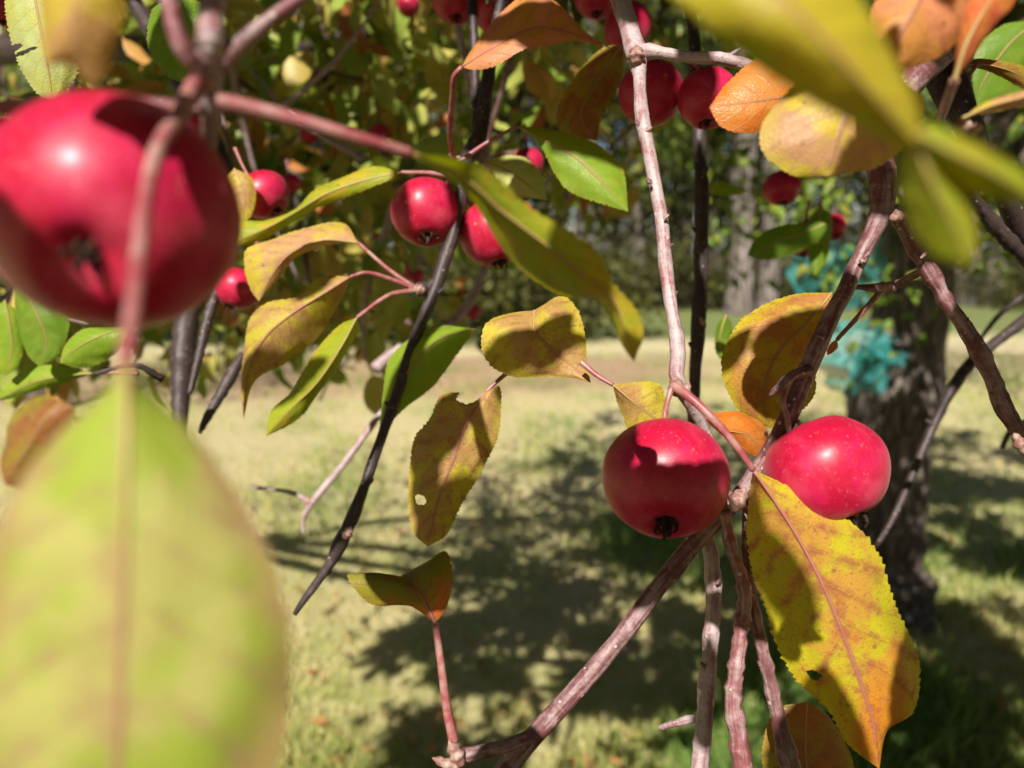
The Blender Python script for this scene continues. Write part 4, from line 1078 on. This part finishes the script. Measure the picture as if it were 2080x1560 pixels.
# leaves close behind and above the lens that shade parts of the near fruit and leaves
def shade(px, py, d, t, lpx, wpx, ang=0., tilt=0.):
    """a leaf of the crown hanging between the sun and the thing seen at px, py"""
    c = W(px, py, d) + LDIR * t
    u = (RIGHT * math.sin(ang) + UP * math.cos(ang))
    dr = (u - LDIR * u.dot(LDIR)).normalized()
    L, wd = lpx * d / F, wpx * d / F
    V, Fc, UV = simple_leaf(L, wd, .25, .12, 0, 14, 3, .0004, 0, int(px))
    V = V - np.array([L * .5, 0, 0])
    crown.add(V @ rot_frame(dr, LDIR).T + np.array(list(c)), Fc, UV, 0, random.random())
SHADES = [
 (880, 770, .415, .52, 260, 85, .75), (865, 960, .335, .44, 170, 70, .2), (915, 870, .335, .44, 120, 70, .5), (1660, 720, .28, .36, 120, 60, .4), (1925, 700, .28, .4, 60, 60, .5), (2060, 840, .28, .38, 120, 70, -.4),
 (1440, 1365, .288, .40, 120, 64, 0), (1432, 1460, .287, .40, 120, 64, 0), (1495, 1120, .279, .40, 150, 60, -.2), (1520, 1130, .285, .40, 150, 60, 0),
 (1588, 382, .62, .75, 130, 90, .3), (1655, 475, .67, .75, 170, 110, 1.5), (1600, 480, .62, .75, 150, 80, 1.4),
 (1421, 400, .44, .55, 240, 60, 0), (1416, 650, .44, .55, 220, 60, 0), (1412, 800, .43, .55, 150, 60, 0),
 (1575, 1150, .262, .50, 260, 95, -.55), (345, 100, .30, .42, 200, 150, .2),
 (1262, 930, .262, .33, 190, 90, 0.15), (1330, 1075, .262, .33, 250, 150, 1.45), (1420, 1075, .262, .34, 170, 120, 1.9),
 (1085, 700, .315, .42, 240, 78, 1.35), (1120, 680, .315, .40, 150, 80, .5),
 (900, 850, .335, .44, 240, 110, .6), (905, 1060, .335, .44, 220, 120, .5),
 (1610, 660, .315, .42, 200, 80, 1.0), (1490, 690, .315, .42, 120, 60, .7),
 (1850, 1370, .265, .33, 260, 80, .15),
 (825, 430, .435, .52, 170, 50, -.25),
 (1322, 190, .385, .5, 190, 130, .2), (1415, 205, .37, .48, 150, 95, .1),
 (1195, 190, .40, .5, 260, 130, .6), (1190, 285, .40, .5, 220, 60, 1.9), (1060, 330, .44, .5, 130, 50, 1.5),
 (1090, 30, .36, .46, 260, 100, 1.4), (1650, 1540, .29, .40, 260, 200, 0),
 (570, 750, .40, .5, 200, 90, 1.3),
 (1715, 590, .285, .36, 130, 60, -.5), (1620, 800, .278, .36, 230, 75, .4),
 (1385, 1135, .28, .36, 290, 80, .7),
 (35, 545, .118, .28, 420, 190, -.55), (150, 660, .12, .28, 220, 90, 1.2),
 (930, 10, .5, .55, 190, 110, 0), (1010, 60, .5, .55, 150, 90, .3), (1210, 10, .46, .5, 130, 90, .2), (1270, 20, .33, .42, 180, 70, -.2),
 (1960, 640, .283, .4, 120, 60, .5), (2010, 770, .28, .38, 260, 90, -.5), (1850, 480, .287, .4, 150, 70, -.5),
 (990, 200, .44, .5, 300, 80, .1), (820, 780, .415, .5, 420, 60, .35), (720, 1040, .40, .5, 200, 60, .5),
 (1900, 110, .33, .4, 330, 200, .5), (1930, 330, .33, .4, 300, 140, .2), (1790, 380, .29, .4, 150, 90, 0),
 (430, 10, .145, .28, 160, 120, 0), (430, 190, .14, .28, 110, 70, .3),
]
for s in SHADES: shade(*s)
co = crown.build('crown', M_CROWN, tree, (0, 0, 2.2)); co['kind'] = 'stuff'; co['label'] = 'leaves of the crown overhead'

# ------------------------------------------------------------------ the crown further in: twigs, single leaves, then a mass
back = empty('crab_apple_tree', (-1.9, 2.3, 0))
tag(back, 'second crab apple tree whose leafy boughs fill the upper left background', 'tree')
b = MB(); b.tube([(-1.9, 2.3, -.1), (-1.88, 2.28, .5), (-1.8, 2.2, 1.1), (-1.7, 2.1, 1.5)], [.12, .10, .085, .07], 14, 30, .15, seed=9); b.build('trunk', M_TRUNK, back, (-1.9, 2.3, 0))
for k, p in enumerate([[(-1.7, 2.1, 1.4), W(120, 300, 2.0), W(480, 130, 1.8), W(760, 60, 1.65), W(1000, -40, 1.6)], [(-1.7, 2.1, 1.4), W(60, 420, 1.6), W(380, 300, 1.4), W(640, 330, 1.35), W(820, 480, 1.3)],
                       [(-1.7, 2.1, 1.45), W(-100, 150, 1.5), W(200, 100, 1.3), W(560, 120, 1.2), W(740, 210, 1.2)], [(-1.7, 2.1, 1.3), W(100, 600, 1.7), W(420, 560, 1.6), W(720, 620, 1.6)]]):
    b = MB(); n_ = len(p); b.tube([Vector(q) for q in p], list(np.linspace(.034, .010, n_)), 10, 50, .2, seed=40 + k, nodes=8)
    b.build('branch', BK['dark'], back, p[0])
VAR = []
for k in range(8):
    V, Fc, UV = simple_leaf(.062 + .006 * (k % 3), .036 + .004 * (k % 2), [.4, 1.0, -.5, .7, 1.4, .1, .9, -.8][k], [.3, .6, .1, -.35, .7, .45, -.2, .5][k], [.2, -.6, .7, 0, 1.0, -.3, .5, -.9][k], 16, 3, .0007, .022, k)
    b = MB(); b.add(V, Fc, UV)
    b.tube([Vector((0, 0, .004)), Vector((.011, 0, .003)), Vector((.022, 0, 0))], [.0009, .0007, .0006], 5, 5, 0, 1)
    o = b.build('leaf', [M_AUT_OBJ, PET]); VAR.append(o.data); bpy.data.objects.remove(o)

def backdens(px, py):
    d = 0
    if px < 1000 and py < 640: d = 1 - .55 * max(0, (px - 650) / 350) - .75 * max(0, (py - 380) / 260)
    elif px < 1330 and py < 420: d = .28 - .15 * (py / 420)
    if 560 < py < 720 and 420 < px < 960: d = max(d, .34)
    if px < 560 and 560 < py < 760: d = max(d, .38)
    return d
rb = random.Random(77)
ntw = 0
leaves_out, mass = 0, MB()
spots = []
while ntw < 60:
    px, py = rb.uniform(-120, 1300), rb.uniform(-120, 700)
    if rb.random() > backdens(px, py): continue
    d = rb.uniform(.58, 2.0) if ntw < 30 else rb.uniform(1.2, 2.6)
    ang = rb.uniform(-.6, .6) + (math.pi if rb.random() < .2 else 0)
    L = rb.uniform(.15, .38) * (.7 + d * .4)
    a = W(px, py, d); dr = (Vector((math.sin(ang), rb.uniform(-.4, .4), -abs(math.cos(ang)) * rb.uniform(.2, 1)))).normalized()
    pts = [a - dr * L * .5 + Vector((0, 0, .04 * rb.random())), a, a + dr * L * .5 + Vector((0, 0, -.02)) + Vector((rb.uniform(-.03, .03),) * 3)]
    b = MB(); b.tube(pts, [.0042, .0032, .0018], 8, 22, .25, nodes=5, seed=ntw)
    tw = b.build('twig', BK[rb.choice(['dark', 'red', 'red', 'grey'])], back, pts[0])
    n = rb.randint(5, 8)
    for i in range(n):
        f = (i + rb.random()) / n
        p = pts[0].lerp(pts[1], f * 2) if f < .5 else pts[1].lerp(pts[2], f * 2 - 1)
        spots.append((p, tw, d))
    ntw += 1
rb.shuffle(spots)
def leaf_rot(o, d, nrm):
    from mathutils import Matrix
    R = rot_frame(d, nrm)
    o.rotation_euler = Matrix(R.tolist()).to_euler()
for p, tw, d in spots:
    q = project(p)
    lp = project(landing(p))
    if lp and lp[1] < 1400 and 440 < lp[0] < 960 and 850 < lp[1] < 1300 and rb.random() < .5: continue
    o = bpy.data.objects.new('leaf', VAR[rb.randrange(8)]); COL.objects.link(o)
    WPOS[o] = p; o.parent = tw; o.location = p - WPOS[tw]
    leaf_rot(o, rdir(.5), (rb.gauss(-.2, .7), rb.gauss(-.8, .6), rb.gauss(.5, .6)))
    o.scale = (rb.uniform(.75, 1.15),) * 3
    leaves_out += 1
nm = 0
while nm < 4000:
    px, py = rb.uniform(-200, 1330), rb.uniform(-200, 760)
    if rb.random() > backdens(px, py): continue
    d = .95 + 1.8 * rb.random()
    p = W(px, py, d)
    if any((px - a[0]) ** 2 + (py - a[1]) ** 2 < (a[2] * .5 + 22) ** 2 for a in APPLES if a[3] > .7): continue
    if p.z < .7: continue
    if mnoise.noise(p * 2.6) < -.12: continue
    lp = project(landing(p))
    if lp and 440 < lp[0] < 960 and 850 < lp[1] < 1300 and rb.random() < .75: continue
    add_lo(mass, p, rdir(.5), (rb.gauss(-.2, .8), rb.gauss(-.6, .7), rb.gauss(.5, .6)), rb.uniform(.55, 1.05), rb.random())
    nm += 1
for k in range(70):
    while True:
        px, py = rb.uniform(-120, 1330), rb.uniform(-120, 680)
        if rb.random() < backdens(px, py) + .1: break
    d = rb.uniform(.8, 2.2); a = W(px, py, d); an = rb.uniform(0, 3.14); L = rb.uniform(.12, .35)
    dr = Vector((math.cos(an), rb.uniform(-.5, .5), -math.sin(an) * rb.choice([1, 1, -1])))
    b = MB(); b.tube([a - dr * L * .5, a + Vector((rb.uniform(-.02, .02), 0, rb.uniform(-.02, .02))), a + dr * L * .5], [rb.uniform(.0025, .006), .0026, .0014], 7, 16, .25, nodes=4, seed=k + 500)
    b.build('twig', BK[rb.choice(['dark', 'grey', 'grey', 'red'])], back, a)
cm = mass.build('crown', M_AUT, back, (-1, 2, 2)); cm['kind'] = 'stuff'
# single apples deep in that crown
k = 0
WORDS = ['beside the thick bough', 'in the bright yellow leaves', 'near the upper edge', 'in the dark gaps', 'left of the drooping twig']

# ------------------------------------------------------------------ the netted tree on the right
def netted_tree():
    bx, by = ground_at(1778, 1235).xy
    t = empty('apple_tree', (bx, by, 0))
    tag(t, 'rough dark apple tree trunk wrapped in green netting on the right', 'tree')
    b = MB()
    b.tube([(bx + .03, by, -.1), (bx + .02, by, .10), (bx + .0, by, .34), (bx - .01, by, .8), (bx + .03, by + .02, 1.2), (bx + .06, by + .05, 1.6), (bx + .1, by + .1, 1.9)], [.27, .19, .14, .128, .13, .12, .09], 28, 90, .30, seed=17, nodes=6)
    b.build('trunk', M_TRUNK, t, (bx, by, 0))
    r = random.Random(31)
    for k, (e, z) in enumerate([((-.9, -.2), 2.6), ((.8, .4), 2.7), ((.2, -.9), 2.7), ((-.3, .9), 2.8), ((.9, -.6), 2.5)]):
        b = MB(); b.tube([(bx + .06, by + .05, 1.5), (bx + e[0] * .45, by + e[1] * .45, 2.0), (bx + e[0], by + e[1], z)], [.06, .04, .015], 10, 24, .2, seed=60 + k)
        b.build('limb', M_TRUNK, t, (bx, by, 1.5))
    m = MB()
    n = 0
    while n < 230:
        a = r.uniform(0, 6.28); q = 1.35 * math.sqrt(r.random()); z = r.uniform(1.75, 3.2)
        c = Vector((bx + q * math.cos(a), by + q * math.sin(a), z))
        g_ = landing(c)
        lp = project(g_)
        if lp and (lp[0] > 1890 and 600 < lp[1] < 850): continue
        for _ in range(11):
            pl = c + Vector((r.gauss(0, .09), r.gauss(0, .09), r.gauss(0, .08)))
            if hits_net(pl): continue
            add_lo(m, pl, rdir(.5), (r.gauss(0, .8), r.gauss(-.6, .8), 1), r.uniform(.8, 1.2), r.random() ** 1.3)
        n += 1
    # low shoots with small fresh leaves round the netting
    for px, py, s in [(1655, 545, 16), (1690, 560, 20), (1745, 600, 18), (1770, 645, 14), (1800, 560, 14), (1725, 545, 16), (1780, 735, 6), (1870, 620, 8), (1600, 430, 30), (1680, 400, 34), (1560, 470, 26), (1770, 735, 8), (1490, 450, 22), (1500, 530, 10), (1850, 420, 40), (1960, 470, 50), (2040, 430, 50), (2000, 380, 40)]:
        c = W(px, py, by * r.uniform(.86, .97))
        for _ in range(s):
            pl = c + Vector((r.gauss(0, .055), r.gauss(0, .06), r.gauss(0, .045)))
            if hits_net(pl) and r.random() < .35: continue
            add_lo(m, pl, rdir(.3), (r.gauss(-.2, .6), r.gauss(-.8, .5), .8), r.uniform(.5, .95), .35 + .65 * r.random())
    cr = m.build('crown', M_DGR, t, (bx, by, 2.2)); cr['kind'] = 'stuff'
    # the netting: a crumpled ring of fabric with folds, torn lower rim and hanging lappets
    global M_NET
    tt = NT('green_netting')
    n1 = tt.noise(tt.obj(), 11, 3, .5)
    c = tt.mix(tt.ss(n1, .35, .7), (.03, .24, .22), (.11, .44, .42))
    tp = tt.n('ShaderNodeBsdfTransparent'); mx = tt.n('ShaderNodeMixShader')
    tt.put(mx.inputs[0], tt.ss(tt.noise(tt.obj(), 5, 2), .3, .7, .42, .12))      # thin weave lets some of what is behind it through
    tt.t.links.new(leaf_shader(tt, c, tt.bump(n1, .5, .01), .4, .4, 1.2, .5), mx.inputs[1]); tt.t.links.new(tp.outputs[0], mx.inputs[2])
    M_NET = tt.done(mx.outputs[0])
    nt = MB()
    def sheet(pts, dep, sag, seed, folds=3.0):
        """cloth hung between corner pixels tl, tr, br, bl, gathered into soft folds"""
        tl, tr_, br, bl = [W(px, py, by * .955) for px, py in pts]
        V, nu, nv = [], 36, 26
        for i in range(nu + 1):
            for j in range(nv + 1):
                u, v = i / nu, j / nv
                p = tl.lerp(tr_, u).lerp(bl.lerp(br, u), v)
                rim = .35 + .65 * v
                p.z -= sag * math.sin(math.pi * u) * rim + .035 * mnoise.noise(Vector((u * 5, seed, 1))) * v
                p.y -= dep * (math.sin(math.pi * u) * .9 + .4 * math.sin(folds * 2 * math.pi * u + v * 2.4 + seed) * (.4 + .6 * v))
                p.y -= dep * .2 * math.sin(v * 5 + u * 4 + seed * 2)
                p.x += .03 * mnoise.noise(Vector((v * 4, u * 2, seed))) + .02 * math.sin(v * 9 + seed)
                V.append(p)
        nt.add(V, [(i*(nv+1) + j, i*(nv+1) + j + 1, (i+1)*(nv+1) + j + 1, (i+1)*(nv+1) + j) for i in range(nu) for j in range(nv)])
    sheet([(1600, 490), (1690, 470), (1705, 640), (1625, 650)], .05, .01, 1.0, 2)
    sheet([(1690, 500), (1800, 470), (1790, 600), (1700, 640)], .05, .02, 2.3, 2)
    sheet([(1640, 720), (1810, 690), (1840, 735), (1700, 800)], .07, .03, 3.1, 2.5)
    sheet([(1660, 640), (1770, 650), (1830, 690), (1690, 730)], .05, .02, 4.4, 2)
    o = nt.build('netting', M_NET, None, W(1730, 700, by))
    tag(o, 'crumpled teal green netting wound round the trunk on the right', 'netting')
netted_tree()

def orchard_tree(bx, by, label, seed):
    t = empty('apple_tree', (bx, by, 0)); tag(t, label, 'tree')
    b = MB(); b.tube([(bx, by, -.1), (bx + .02, by, .4), (bx - .02, by, 1.0), (bx + .05, by + .04, 1.7), (bx + .1, by + .1, 2.4)], [.15, .11, .10, .09, .03], 16, 50, .22, seed=seed); b.build('trunk', M_TRUNK, t, (bx, by, 0))
    r = random.Random(seed); m = MB()
    for _ in range(300):
        a = r.uniform(0, 6.28); q = 1.5 * math.sqrt(r.random()); c = Vector((bx + q * math.cos(a), by + q * math.sin(a), r.uniform(1.3, 3.5)))
        for _ in range(10):
            add_lo(m, c + Vector((r.gauss(0, .1), r.gauss(0, .1), r.gauss(0, .09))), rdir(.5), (r.gauss(0, .8), r.gauss(-.6, .8), 1), r.uniform(.9, 1.5), r.random())
    m.build('crown', M_DGR, t, (bx, by, 2.2))['kind'] = 'stuff'
orchard_tree(-4.3, 6.6, 'green apple tree seen through the leaves behind the large soft apple', 51)
orchard_tree(5.6, 6.4, 'apple tree beyond the right edge behind the netted trunk', 52)

# ------------------------------------------------------------------ dropped leaves on the lawn
lit = MB()
rl = random.Random(91)
for _ in range(260):
    gp = ground_at(rl.uniform(450, 2200), 820 + 800 * rl.random())
    if gp.y > 9: continue
    V, Fc, UV = LO[rl.randrange(6)]
    R = rot_frame((rl.gauss(0, 1), rl.gauss(0, 1), .1), (rl.gauss(0, .3), rl.gauss(0, .3), 1))
    lit.add(V * rl.uniform(.4, .8) @ R.T + np.array([gp.x, gp.y, .03 + .02 * rl.random()]), Fc, UV, 0, rl.uniform(.55, 1))
M_LIT = mass_mat('fallen_leaf', [(0, (.4, .3, .1)), (.6, (.45, .32, .14)), (.85, (.48, .26, .09)), (1, (.45, .15, .05))])
tag(lit.build('fallen_leaves', M_LIT), 'fallen orange and tan leaves scattered over the lawn', 'leaves', kind='stuff')
